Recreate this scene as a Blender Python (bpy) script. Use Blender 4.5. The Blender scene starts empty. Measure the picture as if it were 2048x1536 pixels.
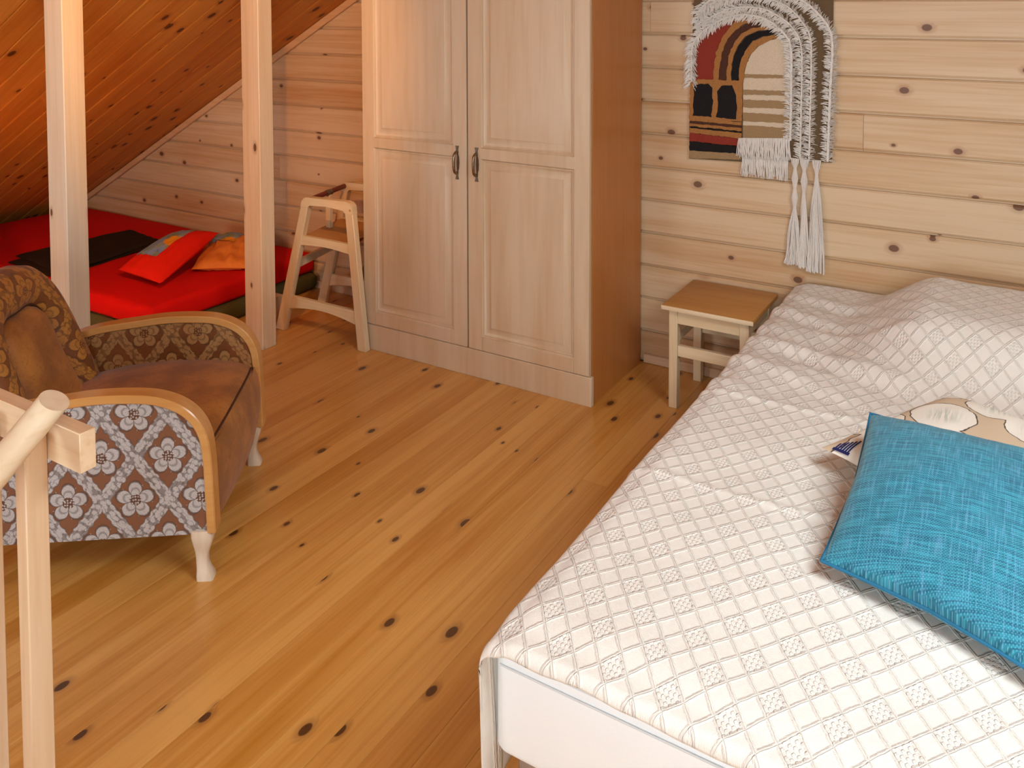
import bpy, bmesh, math, random
from mathutils import Vector, Matrix
random.seed(7)
sc = bpy.context.scene
C = sc.collection

# ------------------------------------------------------------------ camera
YAW, PITCH, ROLL, HCAM = -0.540982, 0.0445749, -0.00142305, 1.65
FPX, CX, CY = 1724.05, 1045.139, 87.306
fw = Vector((math.sin(YAW)*math.cos(PITCH), math.cos(YAW)*math.cos(PITCH), -math.sin(PITCH)))
r0 = Vector((math.cos(YAW), -math.sin(YAW), 0)); u0 = r0.cross(fw)
rt = r0*math.cos(ROLL) + u0*math.sin(ROLL); up = -r0*math.sin(ROLL) + u0*math.cos(ROLL)
cd = bpy.data.cameras.new('camera'); cam = bpy.data.objects.new('camera', cd); C.objects.link(cam)
cd.sensor_width = 36; cd.lens = FPX/2048*36
cd.shift_x = (1024-CX)/2048; cd.shift_y = (CY-768)/2048
cd.clip_start = 0.05
m = Matrix((rt, up, -fw)).transposed().to_4x4(); m.translation = (0, 0, HCAM)
cam.matrix_world = m
sc.camera = cam

# ------------------------------------------------------------------ world, added daylight, exposure
w = bpy.data.worlds.new('world'); sc.world = w; w.use_nodes = True
w.node_tree.nodes['Background'].inputs[0].default_value = (0.80, 0.88, 1.0, 1)
w.node_tree.nodes['Background'].inputs[1].default_value = 1.2
ROOM_Y0, WALL_Y = -1.25, 3.655
WIN2 = (-3.55, -2.45, 0.55, 1.40)  # second unseen window, added to bring daylight to the left side
WIN = (-0.75, 0.95, 0.75, 2.05)          # x0 x1 z0 z1 of the unseen gable window added behind the camera
def area(name, loc, rot, sx, sy, energy, col):
    l = bpy.data.lights.new(name, 'AREA'); l.shape = 'RECTANGLE'; l.size = sx; l.size_y = sy
    l.energy = energy; l.color = col
    o = bpy.data.objects.new(name, l); C.objects.link(o); o.location = loc; o.rotation_euler = rot
    return o
area('added_gable_daylight', ((WIN[0]+WIN[1])/2, ROOM_Y0-0.22, (WIN[2]+WIN[3])/2), (math.radians(90), 0, 0),
     WIN[1]-WIN[0], WIN[3]-WIN[2], 88, (0.80, 0.94, 1.0))  # daylight added outside the unseen gable window
area('added_left_daylight', ((WIN2[0]+WIN2[1])/2, ROOM_Y0-0.22, (WIN2[2]+WIN2[3])/2), (math.radians(90), 0, 0),
     WIN2[1]-WIN2[0], WIN2[3]-WIN2[2], 54, (0.80, 0.94, 1.0))  # daylight added outside the unseen left window
# unseen roof window added in the right-hand slope: centre x, y range, half length along the slope
SKX, SKY0, SKY1, SKH = 0.75, 0.75, 1.925, 0.50
_sz = 0.322+0.5531*(2*-0.80-SKX+5.798); _a = math.atan(0.5531)
area('added_roof_daylight', (SKX+0.25*math.sin(_a), (SKY0+SKY1)/2, _sz+0.25*math.cos(_a)), (0, _a, 0), 2*SKH, SKY1-SKY0, 74, (0.80, 0.94, 1.0))  # neutral top light added above the unseen roof window
sc.view_settings.view_transform = 'Standard'; sc.view_settings.look = 'None'
sc.view_settings.gamma = 1.0; sc.view_settings.use_curve_mapping = False
sc.view_settings.exposure = 0.0
sc.cycles.max_bounces = 5; sc.cycles.diffuse_bounces = 3; sc.cycles.glossy_bounces = 2; sc.cycles.use_light_tree = False; sc.cycles.use_adaptive_sampling = True; sc.cycles.adaptive_threshold = 0.10

# ------------------------------------------------------------------ node helper
class S:
    def __init__(s, t, sock): s.t = t; s.k = sock
    def _m(s, op, *a):
        n = s.t.nodes.new('ShaderNodeMath'); n.operation = op
        for i, x in enumerate((s,)+a):
            if isinstance(x, S): s.t.links.new(x.k, n.inputs[i])
            else: n.inputs[i].default_value = x
        return S(s.t, n.outputs[0])
    def __add__(s, o): return s._m('ADD', o)
    __radd__ = __add__
    def __sub__(s, o): return s._m('SUBTRACT', o)
    def __rsub__(s, o): return (s*-1)+o
    def __mul__(s, o): return s._m('MULTIPLY', o)
    __rmul__ = __mul__
    def __truediv__(s, o): return s._m('DIVIDE', o)
    def abs(s): return s._m('ABSOLUTE')
    def frac(s): return s._m('FRACT')
    def floor(s): return s._m('FLOOR')
    def sin(s): return s._m('SINE')
    def cos(s): return s._m('COSINE')
    def sqrt(s): return s._m('SQRT')
    def pow(s, e): return s._m('POWER', e)
    def lt(s, o): return s._m('LESS_THAN', o)
    def gt(s, o): return s._m('GREATER_THAN', o)
    def min(s, o): return s._m('MINIMUM', o)
    def max(s, o): return s._m('MAXIMUM', o)
    def atan2(s, o): return s._m('ARCTAN2', o)
    def smooth(s, a, b):
        n = s.t.nodes.new('ShaderNodeMapRange'); n.interpolation_type = 'SMOOTHSTEP'
        s.t.links.new(s.k, n.inputs[0]); n.inputs[1].default_value = a; n.inputs[2].default_value = b
        n.inputs[3].default_value = 0; n.inputs[4].default_value = 1
        return S(s.t, n.outputs[0])
class Mat:
    def __init__(s, name, rough=0.6, spec=0.5, coat=0.0, sheen=0.0, metal=0.0):
        s.m = bpy.data.materials.new(name); s.m.use_nodes = True; s.t = s.m.node_tree
        s.b = s.t.nodes['Principled BSDF']
        s.b.inputs['Roughness'].default_value = rough
        s.b.inputs['Specular IOR Level'].default_value = spec
        s.b.inputs['Coat Weight'].default_value = coat
        s.b.inputs['Coat Roughness'].default_value = 0.25
        s.b.inputs['Sheen Weight'].default_value = sheen
        s.b.inputs['Metallic'].default_value = metal
        s.tc = s.t.nodes.new('ShaderNodeTexCoord'); s.oi = s.t.nodes.new('ShaderNodeObjectInfo')
        sp = s.t.nodes.new('ShaderNodeSeparateXYZ'); s.t.links.new(s.tc.outputs['Object'], sp.inputs[0])
        s.x, s.y, s.z = (S(s.t, sp.outputs[i]) for i in range(3))
        s.rnd = S(s.t, s.oi.outputs['Random'])
        s.bumps = []
    def vec(s, x, y, z=0.0):
        n = s.t.nodes.new('ShaderNodeCombineXYZ')
        for i, k in enumerate((x, y, z)):
            if isinstance(k, S): s.t.links.new(k.k, n.inputs[i])
            else: n.inputs[i].default_value = k
        return n.outputs[0]
    def noise(s, v, scale=1.0, detail=3, rough=0.55, dist=0.0):
        n = s.t.nodes.new('ShaderNodeTexNoise'); s.t.links.new(v, n.inputs['Vector'])
        n.inputs['Scale'].default_value = scale; n.inputs['Detail'].default_value = detail
        n.inputs['Roughness'].default_value = rough; n.inputs['Distortion'].default_value = dist
        return S(s.t, n.outputs[0])
    def voro(s, v, scale=1.0, rnd=1.0, dim='2D'):
        n = s.t.nodes.new('ShaderNodeTexVoronoi'); n.voronoi_dimensions = dim; s.t.links.new(v, n.inputs['Vector'])
        n.inputs['Scale'].default_value = scale; n.inputs['Randomness'].default_value = rnd
        sp = s.t.nodes.new('ShaderNodeSeparateXYZ'); s.t.links.new(n.outputs['Color'], sp.inputs[0])
        return S(s.t, n.outputs['Distance']), S(s.t, sp.outputs[0])
    def rgb(s, c):
        n = s.t.nodes.new('ShaderNodeRGB'); n.outputs[0].default_value = (*c, 1); return n.outputs[0]
    def mix(s, f, a, b, mode='MIX'):
        n = s.t.nodes.new('ShaderNodeMix'); n.data_type = 'RGBA'; n.blend_type = mode
        if isinstance(f, S): s.t.links.new(f.k, n.inputs[0])
        else: n.inputs[0].default_value = f
        for i, c in ((6, a), (7, b)):
            if isinstance(c, tuple): n.inputs[i].default_value = (*c, 1)
            else: s.t.links.new(c, n.inputs[i])
        return n.outputs[2]
    def color(s, c):
        if isinstance(c, tuple): s.b.inputs['Base Color'].default_value = (*c, 1)
        else: s.t.links.new(c, s.b.inputs['Base Color'])
        return s
    def rough(s, r): s.t.links.new(r.k, s.b.inputs['Roughness']); return s
    def bump(s, h, dist, strength=1.0):
        n = s.t.nodes.new('ShaderNodeBump'); n.inputs['Distance'].default_value = dist; n.inputs['Strength'].default_value = strength
        s.t.links.new(h.k, n.inputs['Height']); s.t.links.new(n.outputs[0], s.b.inputs['Normal']); return s
def lin(r, g, b):
    f = lambda c: c/12.92 if c <= 0.04045 else ((c+0.055)/1.055)**2.4
    return (f(r/255), f(g/255), f(b/255))

def pine(name, light, dark, knot, sx=4.2, sy=7.5, keep=0.55, rough=0.45, coat=0.0, spec=0.5, var=0.25, knot_r=0.10):
    """planed softwood; board length along local X, width along local Y"""
    M = Mat(name, rough, spec, coat)
    X = M.x + M.rnd*61.0; Y = M.y + M.rnd*23.0
    d, cr = M.voro(M.vec(X*sx, (M.y+M.z)*sy + M.rnd*23.0))
    kr = (cr*17.0).frac()*knot_r*0.7+knot_r*0.35
    on = cr.gt(keep)
    km = on*(1.0-(d/kr).smooth(0.75, 1.05))
    halo = on*(1.0-(d/kr).smooth(1.0, 2.2))
    warp = halo*0.12
    n1 = M.noise(M.vec(X*0.7, (Y+warp*0.2)*13.0, M.z*13.0), 1.0, 3, 0.6, 0.6)
    n2 = M.noise(M.vec(X*2.2, (Y+warp*0.1)*85.0, M.z*85.0), 1.0, 2, 0.5, 0.4)
    n3 = M.noise(M.vec(X*0.5, Y*3.0, M.z*3.0), 1.0, 2)
    g = (n1.smooth(0.32, 0.72)*0.55 + n2.smooth(0.35, 0.75)*0.30 + (M.rnd-0.5)*var + (n3-0.5)*0.9)
    col = M.mix(g.max(0.0).min(1.0), light, dark)
    col = M.mix(halo*0.35, col, tuple(k*2.6 for k in knot))
    col = M.mix(km*0.9, col, knot)
    M.color(col); M.bump(n2*0.6+n1*0.4, 0.0006, 0.5)
    return M.m
def joinery(name, light, dark, rough=0.4, axis='z', coat=0.0, fine=60.0, spec=0.5, wide=8.0):
    M = Mat(name, rough, spec, coat)
    a = {'x': (M.x, M.y, M.z), 'y': (M.y, M.x, M.z), 'z': (M.z, M.x, M.y)}[axis]
    n1 = M.noise(M.vec(a[0]*0.6, a[1]*wide+M.rnd*9.0, a[2]*wide), 1.0, 3, 0.55, 0.5)
    n2 = M.noise(M.vec(a[0]*3.0, a[1]*fine, a[2]*fine), 1.0, 2)
    col = M.mix((n1.smooth(0.3, 0.75)*0.65+n2.smooth(0.4, 0.7)*0.3), light, dark)
    M.color(col); M.bump(n2, 0.0004, 0.4)
    return M.m
def plain(name, c, rough=0.6, metal=0.0, spec=0.5, var=0.0, sc_=40.0, bump=0.0, sheen=0.0):
    M = Mat(name, rough, spec, metal=metal, sheen=sheen)
    n = M.noise(M.vec(M.x, M.y, M.z), sc_, 3)
    M.color(M.mix(n.smooth(0.3, 0.7)*var, c, tuple(k*0.45 for k in c)))
    if bump: M.bump(n, bump, 0.6)
    return M.m

MT = {}
MT['floor'] = pine('floor_pine', lin(218, 160, 84), lin(186, 118, 38), lin(66, 32, 16), keep=0.50, rough=0.30, coat=0.25, var=0.6, knot_r=0.105)
MT['wall'] = pine('wall_pine', lin(220, 190, 154), lin(196, 148, 98), lin(104, 62, 38), sx=4.0, sy=5.5, keep=0.48, rough=0.5, var=0.45, knot_r=0.085)
MT['ceil'] = pine('ceiling_pine', lin(212, 140, 58), lin(184, 104, 28), lin(84, 40, 16), keep=0.45, rough=0.5, var=0.3, spec=0.25, knot_r=0.13)
MT['ceil_trim'] = joinery('trim_pine', lin(224, 182, 140), lin(202, 152, 106), 0.45, 'x')
MT['post'] = pine('post_spruce', lin(230, 212, 188), lin(212, 182, 146), lin(96, 56, 32), sx=3.2, sy=6.5, keep=0.35, rough=0.5, var=0.1, knot_r=0.085)
MT['sub'] = plain('board_backing', lin(120, 74, 38), 0.8)
MT['bass'] = joinery('baseboard_pine', lin(230, 198, 164), lin(206, 164, 124), 0.45, 'x')
MT['ward'] = joinery('wardrobe_birch', lin(216, 190, 160), lin(200, 166, 128), 0.42, 'z', wide=5.0, fine=34.0)
MT['wardside'] = joinery('wardrobe_side_orange', lin(190, 122, 62), lin(176, 106, 46), 0.32, 'z', fine=90)  # darker orange than the doors, for sides, top, back and shelf
MT['birch'] = joinery('birch', lin(232, 208, 172), lin(214, 182, 138), 0.42, 'z')
MT['birch_x'] = joinery('birch_long', lin(232, 208, 172), lin(214, 182, 138), 0.42, 'x')
MT['stooltop'] = joinery('stool_top_varnish', lin(196, 142, 76), lin(180, 120, 56), 0.40, 'x', fine=90)
MT['armwood'] = joinery('armchair_beech', lin(214, 160, 96), lin(196, 134, 66), 0.28, 'x', coat=0.3)
MT['legwood'] = joinery('armchair_leg_beech', lin(232, 214, 192), lin(214, 188, 158), 0.35, 'z', coat=0.2)
MT['rail'] = joinery('rail_pine', lin(230, 200, 164), lin(204, 158, 112), 0.45, 'x')
MT['raily'] = joinery('handrail_pine', lin(236, 214, 184), lin(212, 176, 134), 0.38, 'y')
MT['railz'] = joinery('newel_pine', lin(228, 196, 160), lin(204, 156, 112), 0.45, 'z')
MT['redbar'] = plain('red_brown_bar', lin(120, 44, 30), 0.4)
MT['brass'] = plain('antique_brass', lin(150, 130, 105), 0.32, metal=1.0, var=0.5, sc_=90)
MT['pewter'] = plain('aged_pewter', lin(140, 126, 108), 0.45, metal=0.8, var=0.4, sc_=120)
MT['darkgap'] = plain('dark_edge', lin(130, 78, 34), 0.6)
MT['red'] = plain('red_cotton', lin(214, 14, 8), 0.85, var=0.12, sc_=300, bump=0.0006, spec=0.15)
MT['redcush'] = plain('red_cushion_cotton', lin(238, 34, 12), 0.85, var=0.10, sc_=200, bump=0.0006, spec=0.15)
MT['orange'] = plain('orange_cotton', lin(236, 132, 44), 0.8, var=0.15, sc_=60, bump=0.001)
MT['olive'] = plain('olive_ticking', lin(84, 78, 36), 0.85, var=0.4, sc_=200)
MT['charcoal'] = plain('charcoal_wool', lin(50, 38, 28), 0.95, var=0.6, sc_=500, bump=0.001, spec=0.1)
MT['white'] = plain('white_cotton', lin(246, 246, 246), 0.8, var=0.03, sc_=400, bump=0.0003)
MT['pipingw'] = plain('mattress_piping', lin(222, 222, 222), 0.7)
MT['steel'] = plain('grey_bed_base', lin(150, 128, 112), 0.7)
MT['yarn_w'] = plain('white_yarn', lin(232, 222, 212), 0.9, var=0.12, sc_=120)
MT['yarn_cream'] = plain('cream_wool', lin(222, 200, 172), 0.95, var=0.25, sc_=260, bump=0.0012)
MT['yarn_tan'] = plain('tan_wool', lin(166, 134, 94), 0.95, var=0.35, sc_=260, bump=0.0012)
MT['yarn_taupe'] = plain('taupe_weave', lin(112, 88, 60), 0.95, var=0.35, sc_=260, bump=0.0012)
MT['yarn_ochre'] = plain('ochre_pile', lin(176, 118, 62), 0.95, var=0.45, sc_=200, bump=0.002)
MT['yarn_rust'] = plain('rust_pile', lin(146, 50, 32), 0.95, var=0.35, sc_=260, bump=0.002)
MT['yarn_brown'] = plain('dark_brown_pile', lin(82, 44, 28), 0.95, var=0.35, sc_=260, bump=0.002)
MT['yarn_black'] = plain('black_pile', lin(20, 14, 14), 0.95, var=0.35, sc_=260, bump=0.002)
MT['glasswood'] = joinery('window_frame_pine', lin(236, 226, 210), lin(220, 206, 186), 0.4, 'z')
MT['seam'] = plain('dark_seam', lin(70, 34, 14), 0.8)

def mat_brocade(name, ground, silver, line, worn=0.0, ax=('x', 'z'), sheen=0.3, rough=0.45):
    """woven damask: rhombic bands with a five-petalled flower in every rhomb"""
    M = Mat(name, rough, 0.4, sheen=sheen)
    X = getattr(M, ax[0]); Z = getattr(M, ax[1])
    px, pz = 0.183, 0.248
    def latt(o):
        a = ((X/px+0.5+o).frac()-0.5); b = ((Z/pz+0.5+o).frac()-0.5)
        return a, b
    a0, b0 = latt(0.0); a1, b1 = latt(0.5)
    d0 = (a0.abs()+b0.abs())*2.0; d1 = (a1.abs()+b1.abs())*2.0
    s = d0.lt(d1); inv = 1.0-s
    a = (a0*s+a1*inv)*px; b = (b0*s+b1*inv)*pz; d = d0.min(d1)
    nz = M.noise(M.vec(X, Z, 0.0), 70.0, 3)
    nf = M.noise(M.vec(X*1.0, Z*1.0, 3.0), 260.0, 2)
    wob = (nz-0.5)*0.10
    th = b.atan2(a)
    # rhombic band, scalloped
    e = d + wob + ((a-b)*170.0).sin()*((a+b)*170.0).sin()*0.035
    band = e.smooth(0.74, 0.78)
    bandl = (1.0-((e-0.76).abs()).smooth(0.010, 0.030)) + (1.0-((e-0.90).abs()).smooth(0.006, 0.022))*0.7
    dl, cl = M.voro(M.vec(X+Z*0.35, Z), 62.0, 0.9)
    bandl = bandl*(nz.smooth(0.35, 0.55)*0.6+0.3)+band*dl.smooth(0.40, 0.58)*0.75
    # flower
    r = (a*a+b*b).sqrt()
    pet = ((th-1.5708)*2.5).cos().abs().pow(0.55)
    R = pet*0.031+0.023 + (nz-0.5)*0.008
    fl = 1.0-((r/R).smooth(0.96, 1.04))
    fll = 1.0-((r/R-1.0).abs()).smooth(0.03, 0.09)
    ribs = (1.0-((th*2.5+0.0).cos().abs()).smooth(0.10, 0.22))*fl*0.0 + (1.0-((r/R-0.62).abs()).smooth(0.03, 0.09))*fl
    sep = fl*(1.0-((th-1.5708)*2.5).cos().abs().smooth(0.06, 0.24))
    cen = r.lt(0.0165)
    dv, cv = M.voro(M.vec(X, Z), 130.0, 0.5)
    dots = cen*(1.0-dv.smooth(0.26, 0.42))
    # small leaves between petals
    leaf = (1.0-((r-0.047-((th-1.5708)*10.0).cos()*0.006).abs()).smooth(0.0012, 0.003))*((th*5.0+1.0).sin().gt(0.2))
    sil = band.max(fl*(1.0-cen)).max(dots).max(leaf*0.6)
    dark = bandl.max(fll).max(ribs*0.6).max(sep).max(cen*(1.0-dots)*0.8).min(1.0)
    col = M.mix(sil*(0.75+0.25*1.0), ground, silver)
    col = M.mix((nf.smooth(0.35, 0.75))*0.35*1.0, col, ground)
    col = M.mix(dark*0.75, col, line)
    if worn > 0:
        wn = M.noise(M.vec(X, Z, M.y), 9.0, 4)
        wc = M.mix(wn.smooth(0.35, 0.7), tuple(k*0.8 for k in ground), tuple(k*1.7 for k in ground))
        col = M.mix((worn+(wn-0.5)*0.7).max(0.0).min(1.0) if isinstance(worn, S) else (wn*0.0+worn+(wn-0.5)*0.8).max(0.0).min(1.0), col, wc)
    M.color(col); M.bump(sil*0.6+nf*0.5-dark*0.5, 0.0008, 0.6)
    return M.m
GR, SI, LN = lin(128, 80, 52), lin(192, 188, 186), lin(66, 44, 34)  # silver puts the window sheen of the outer panels into the colour
MT['brocade'] = mat_brocade('brocade_window_sheen', GR, SI, LN)
BGR, BSI = lin(140, 82, 28), lin(196, 134, 52)  # same brocade in warm gold, without the silver sheen
MT['brocade_warm'] = mat_brocade('brown_gold_brocade', lin(118, 66, 24), BSI, lin(74, 40, 16), worn=0.25, ax=('y', 'z'), sheen=0.1, rough=0.55)
MT['brocade_in'] = mat_brocade('brown_gold_brocade_arm', lin(118, 66, 24), lin(184, 138, 84), lin(74, 40, 16), worn=0.2, ax=('x', 'z'), sheen=0.1, rough=0.5)
def mat_worn():
    M = Mat('worn_brown_velour', 0.6, 0.35, sheen=0.15)
    n = M.noise(M.vec(M.x, M.y, M.z), 7.0, 5, 0.6); f = M.noise(M.vec(M.x, M.y, M.z), 120.0, 2)
    c = M.mix(n.smooth(0.35, 0.68), lin(142, 86, 32), lin(182, 118, 48)); c = M.mix(f.smooth(0.5, 0.8)*0.4, c, lin(86, 46, 18))
    M.color(c); M.bump(f, 0.0008, 0.5); return M.m
MT['worn'] = mat_worn()
def mat_spread():
    M = Mat('cream_matelasse', 0.85, 0.2, sheen=0.15)
    A = M.x/0.103+M.y/0.137; B = M.y/0.137-M.x/0.103
    n = M.noise(M.vec(M.x, M.y, M.z), 60.0, 3)
    fa = ((A*2.0+(n-0.5)*0.10).frac()-0.5).abs(); fb = ((B*2.0+(n-0.5)*0.10).frac()-0.5).abs()
    ridge = fa.smooth(0.36, 0.46).max(fb.smooth(0.36, 0.46))
    crest = ((fa.smooth(0.47, 0.495)).max(fb.smooth(0.47, 0.495)))*0.5
    ca = (A.frac()).lt(0.5); cb = (B.frac()).lt(0.5); cell = ca*cb
    hon = cell*((A*12.0*3.14159).sin()*(B*12.0*3.14159).sin()).smooth(-0.1, 0.5)
    wea = (M.x*1900.0).sin()*(M.y*1900.0).sin()
    h = ridge*0.8-crest+hon*0.6+n*0.3+wea*0.08
    col = M.mix((ridge*0.15+n*0.3), lin(238, 230, 220), lin(230, 218, 202))
    M.color(col); M.bump(h, 0.0024, 1.0); return M.m
MT['spread'] = mat_spread()
def mat_teal():
    M = Mat('teal_weave', 0.75, 0.3, sheen=0.2)
    a = M.noise(M.vec(M.x*14.0, M.y*330.0, 0.0), 1.0, 2); b = M.noise(M.vec(M.x*300.0, M.y*16.0, 5.0), 1.0, 2)
    big = M.noise(M.vec(M.x, M.y, M.z), 5.0, 2)
    wv = ((M.x*1150.0).sin()*(M.y*1150.0).sin())
    c = M.mix(a.smooth(0.38, 0.66), lin(12, 94, 118), lin(46, 142, 162))
    c = M.mix(b.smooth(0.48, 0.72)*0.55, c, lin(100, 152, 186))
    c = M.mix((1.0-b.smooth(0.28, 0.44))*0.45, c, lin(14, 74, 100))
    c = M.mix(wv.smooth(0.3, 0.9)*0.35, c, lin(150, 208, 222))
    M.color(c); M.bump(a*0.5+b*0.5+wv*0.3, 0.0006, 0.6); return M.m
MT['teal'] = mat_teal()
MT['tealseam'] = plain('teal_seam', lin(24, 104, 138), 0.7)
def mat_leafprint():
    M = Mat('leaf_print_cotton', 0.8, 0.2)
    d, c = M.voro(M.vec(M.x+0.02, M.y*0.8), 6.5, 0.85)
    n = M.noise(M.vec(M.x, M.y, 0.0), 26.0, 2)
    n2 = M.noise(M.vec(M.x*160.0, M.y*9.0, 0.0), 1.0, 2)
    e = d+(n-0.5)*0.10
    petal = 1.0-e.smooth(0.49, 0.51)
    outl = 1.0-((e-0.50).abs()).smooth(0.006, 0.016)
    col = M.mix(petal, lin(214, 190, 160), lin(244, 236, 222))
    col = M.mix((1.0-e.smooth(0.05, 0.38))*0.55*n2.smooth(0.4, 0.6), col, lin(150, 168, 150))
    col = M.mix(outl*0.9, col, lin(60, 44, 40))
    M.color(col); return M.m
MT['leafprint'] = mat_leafprint()
MT['navy'] = plain('navy_print', lin(28, 30, 92), 0.8)
def mat_picture():
    M = Mat('printed_picture', 0.7, 0.3)
    n = M.noise(M.vec(M.x, M.y, 0.0), 14.0, 3); n2 = M.noise(M.vec(M.x, M.y, 7.0), 40.0, 3)
    c = M.mix(n.smooth(0.42, 0.58), lin(140, 158, 196), lin(142, 146, 104))
    c = M.mix(n2.smooth(0.55, 0.7)*0.7, c, lin(70, 96, 140))
    r = ((M.x-0.0)*(M.x-0.0)*60.0+(M.y-0.0)*(M.y-0.0)*120.0)+(n2-0.5)*0.5
    c = M.mix(1.0-r.smooth(0.30, 0.40), c, lin(238, 152, 30))
    M.color(c); return M.m
MT['picture'] = mat_picture()
def mat_glass():
    m_ = bpy.data.materials.new('window_glass'); m_.use_nodes = True; t = m_.node_tree
    for n in list(t.nodes):
        if n.type != 'OUTPUT_MATERIAL': t.nodes.remove(n)
    tr = t.nodes.new('ShaderNodeBsdfTransparent'); gl = t.nodes.new('ShaderNodeBsdfGlossy'); mx = t.nodes.new('ShaderNodeMixShader')
    gl.inputs['Roughness'].default_value = 0.02; mx.inputs[0].default_value = 0.06
    t.links.new(tr.outputs[0], mx.inputs[1]); t.links.new(gl.outputs[0], mx.inputs[2])
    t.links.new(mx.outputs[0], t.nodes['Material Output'].inputs[0]); return m_
MT['glass'] = mat_glass()
def mat_shade():
    m_ = bpy.data.materials.new('linen_shade'); m_.use_nodes = True; t = m_.node_tree
    b = t.nodes['Principled BSDF']; b.inputs['Base Color'].default_value = (0.85, 0.75, 0.6, 1); b.inputs['Roughness'].default_value = 0.9
    tr = t.nodes.new('ShaderNodeBsdfTranslucent'); tr.inputs[0].default_value = (0.9, 0.8, 0.62, 1)
    mx = t.nodes.new('ShaderNodeMixShader'); mx.inputs[0].default_value = 0.75
    t.links.new(b.outputs[0], mx.inputs[1]); t.links.new(tr.outputs[0], mx.inputs[2]); t.links.new(mx.outputs[0], t.nodes['Material Output'].inputs[0]); return m_
MT['shade'] = mat_shade()

# ------------------------------------------------------------------ mesh helpers
def mesh(name, bm, sharp=38):
    bmesh.ops.recalc_face_normals(bm, faces=bm.faces[:])
    me = bpy.data.meshes.new(name); bm.to_mesh(me); bm.free()
    me.polygons.foreach_set('use_smooth', [True]*len(me.polygons))
    if sharp is not None: me.set_sharp_from_angle(angle=math.radians(sharp))
    return me
def obj(name, bm, mat, parent=None, sharp=38, loc=None, world=True):
    """bm in world coordinates (or local when world=False); becomes one object"""
    if parent is not None and world: bm.transform(WM[parent.name].inverted())
    me = bm if isinstance(bm, bpy.types.Mesh) else mesh(name, bm, sharp)
    o = bpy.data.objects.new(name, me); C.objects.link(o)
    if mat and not me.materials: me.materials.append(MT[mat])
    if parent is not None:
        o.parent = parent; WM[o.name] = WM[parent.name].copy()
    else: WM[o.name] = Matrix.Identity(4)
    return o
WM = {}
def thing(name, label, cat, loc=(0, 0, 0), rz=0.0, group=None):
    o = bpy.data.objects.new(name, None); C.objects.link(o); o.empty_display_size = 0.1
    o.location = loc; o.rotation_euler = (0, 0, rz)
    WM[o.name] = Matrix.Translation(loc) @ Matrix.Rotation(rz, 4, 'Z')
    return tag(o, label, cat, group)
def tag(o, label, cat, group=None):
    o['label'] = label; o['category'] = cat
    if group: o['group'] = group
    return o
def struct(name, bm, mat, label=None):
    o = obj(name, bm, mat); o['kind'] = 'structure'
    if label: o['label'] = label
    return o
def based(name, bm, mat, label, cat, loc, group=None, sharp=38):
    """a one-mesh thing with its origin at loc"""
    bm.transform(Matrix.Translation(loc).inverted())
    o = obj(name, bm, mat, sharp=sharp); o.location = loc; WM[o.name] = Matrix.Translation(loc)
    return tag(o, label, cat, group)
def B(): return bmesh.new()
def box(bm, x0, x1, y0, y1, z0, z1, bev=0.0, seg=1, mx=None):
    t = bmesh.new()
    vs = [t.verts.new((x, y, z)) for x in (x0, x1) for y in (y0, y1) for z in (z0, z1)]
    for f in ((0, 1, 3, 2), (4, 6, 7, 5), (0, 4, 5, 1), (2, 3, 7, 6), (0, 2, 6, 4), (1, 5, 7, 3)): t.faces.new([vs[i] for i in f])
    if bev > 0: bmesh.ops.bevel(t, geom=t.edges[:]+t.verts[:], offset=bev, segments=seg, profile=0.5, affect='EDGES')
    if mx is not None: t.transform(mx)
    me = bpy.data.meshes.new('t'); t.to_mesh(me); t.free(); bm.from_mesh(me); bpy.data.meshes.remove(me)
    return bm
def loft(bm, rings, cap=True, closed=True):
    vr = [[bm.verts.new(p) for p in r] for r in rings]
    n = len(vr[0])
    for a, b in zip(vr, vr[1:]):
        for i in range(n if closed else n-1):
            j = (i+1) % n
            bm.faces.new((a[i], a[j], b[j], b[i]))
    if cap and closed:
        bm.faces.new(vr[0][::-1]); bm.faces.new(vr[-1])
    return bm
def tube(bm, pts, r, n=8, cap=True):
    pts = [Vector(p) for p in pts]; rs = r if isinstance(r, (list, tuple)) else [r]*len(pts)
    rings = []; prev = None
    for i, p in enumerate(pts):
        t = (pts[min(i+1, len(pts)-1)]-pts[max(i-1, 0)]).normalized()
        if prev is None: a = t.orthogonal().normalized()
        else: a = (prev-t*prev.dot(t)).normalized()
        prev = a; b = t.cross(a)
        rings.append([p+(a*math.cos(2*math.pi*k/n)+b*math.sin(2*math.pi*k/n))*rs[i] for k in range(n)])
    return loft(bm, rings, cap)
def prism(bm, poly, to3, d0, d1):
    """poly in 2-D, to3(a,b,d) -> world"""
    v0 = [bm.verts.new(to3(a, b, d0)) for a, b in poly]; v1 = [bm.verts.new(to3(a, b, d1)) for a, b in poly]
    bm.faces.new(v0[::-1]); bm.faces.new(v1)
    for i in range(len(poly)):
        j = (i+1) % len(poly); bm.faces.new((v0[i], v0[j], v1[j], v1[i]))
    return bm
def grid(bm, nu, nv, f):
    vs = [[bm.verts.new(f(i/nu, j/nv)) for j in range(nv+1)] for i in range(nu+1)]
    for i in range(nu):
        for j in range(nv): bm.faces.new((vs[i][j], vs[i+1][j], vs[i+1][j+1], vs[i][j+1]))
    return vs
def smooth_path(pts, n=6):
    P = [Vector(p) for p in pts]; out = []
    for i in range(len(P)-1):
        p0 = P[max(i-1, 0)]; p1 = P[i]; p2 = P[i+1]; p3 = P[min(i+2, len(P)-1)]
        for k in range(n):
            t = k/n
            out.append(0.5*((2*p1)+(p2-p0)*t+(2*p0-5*p1+4*p2-p3)*t*t+(3*p1-p0-3*p2+p3)*t**3))
    out.append(P[-1]); return out
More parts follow.
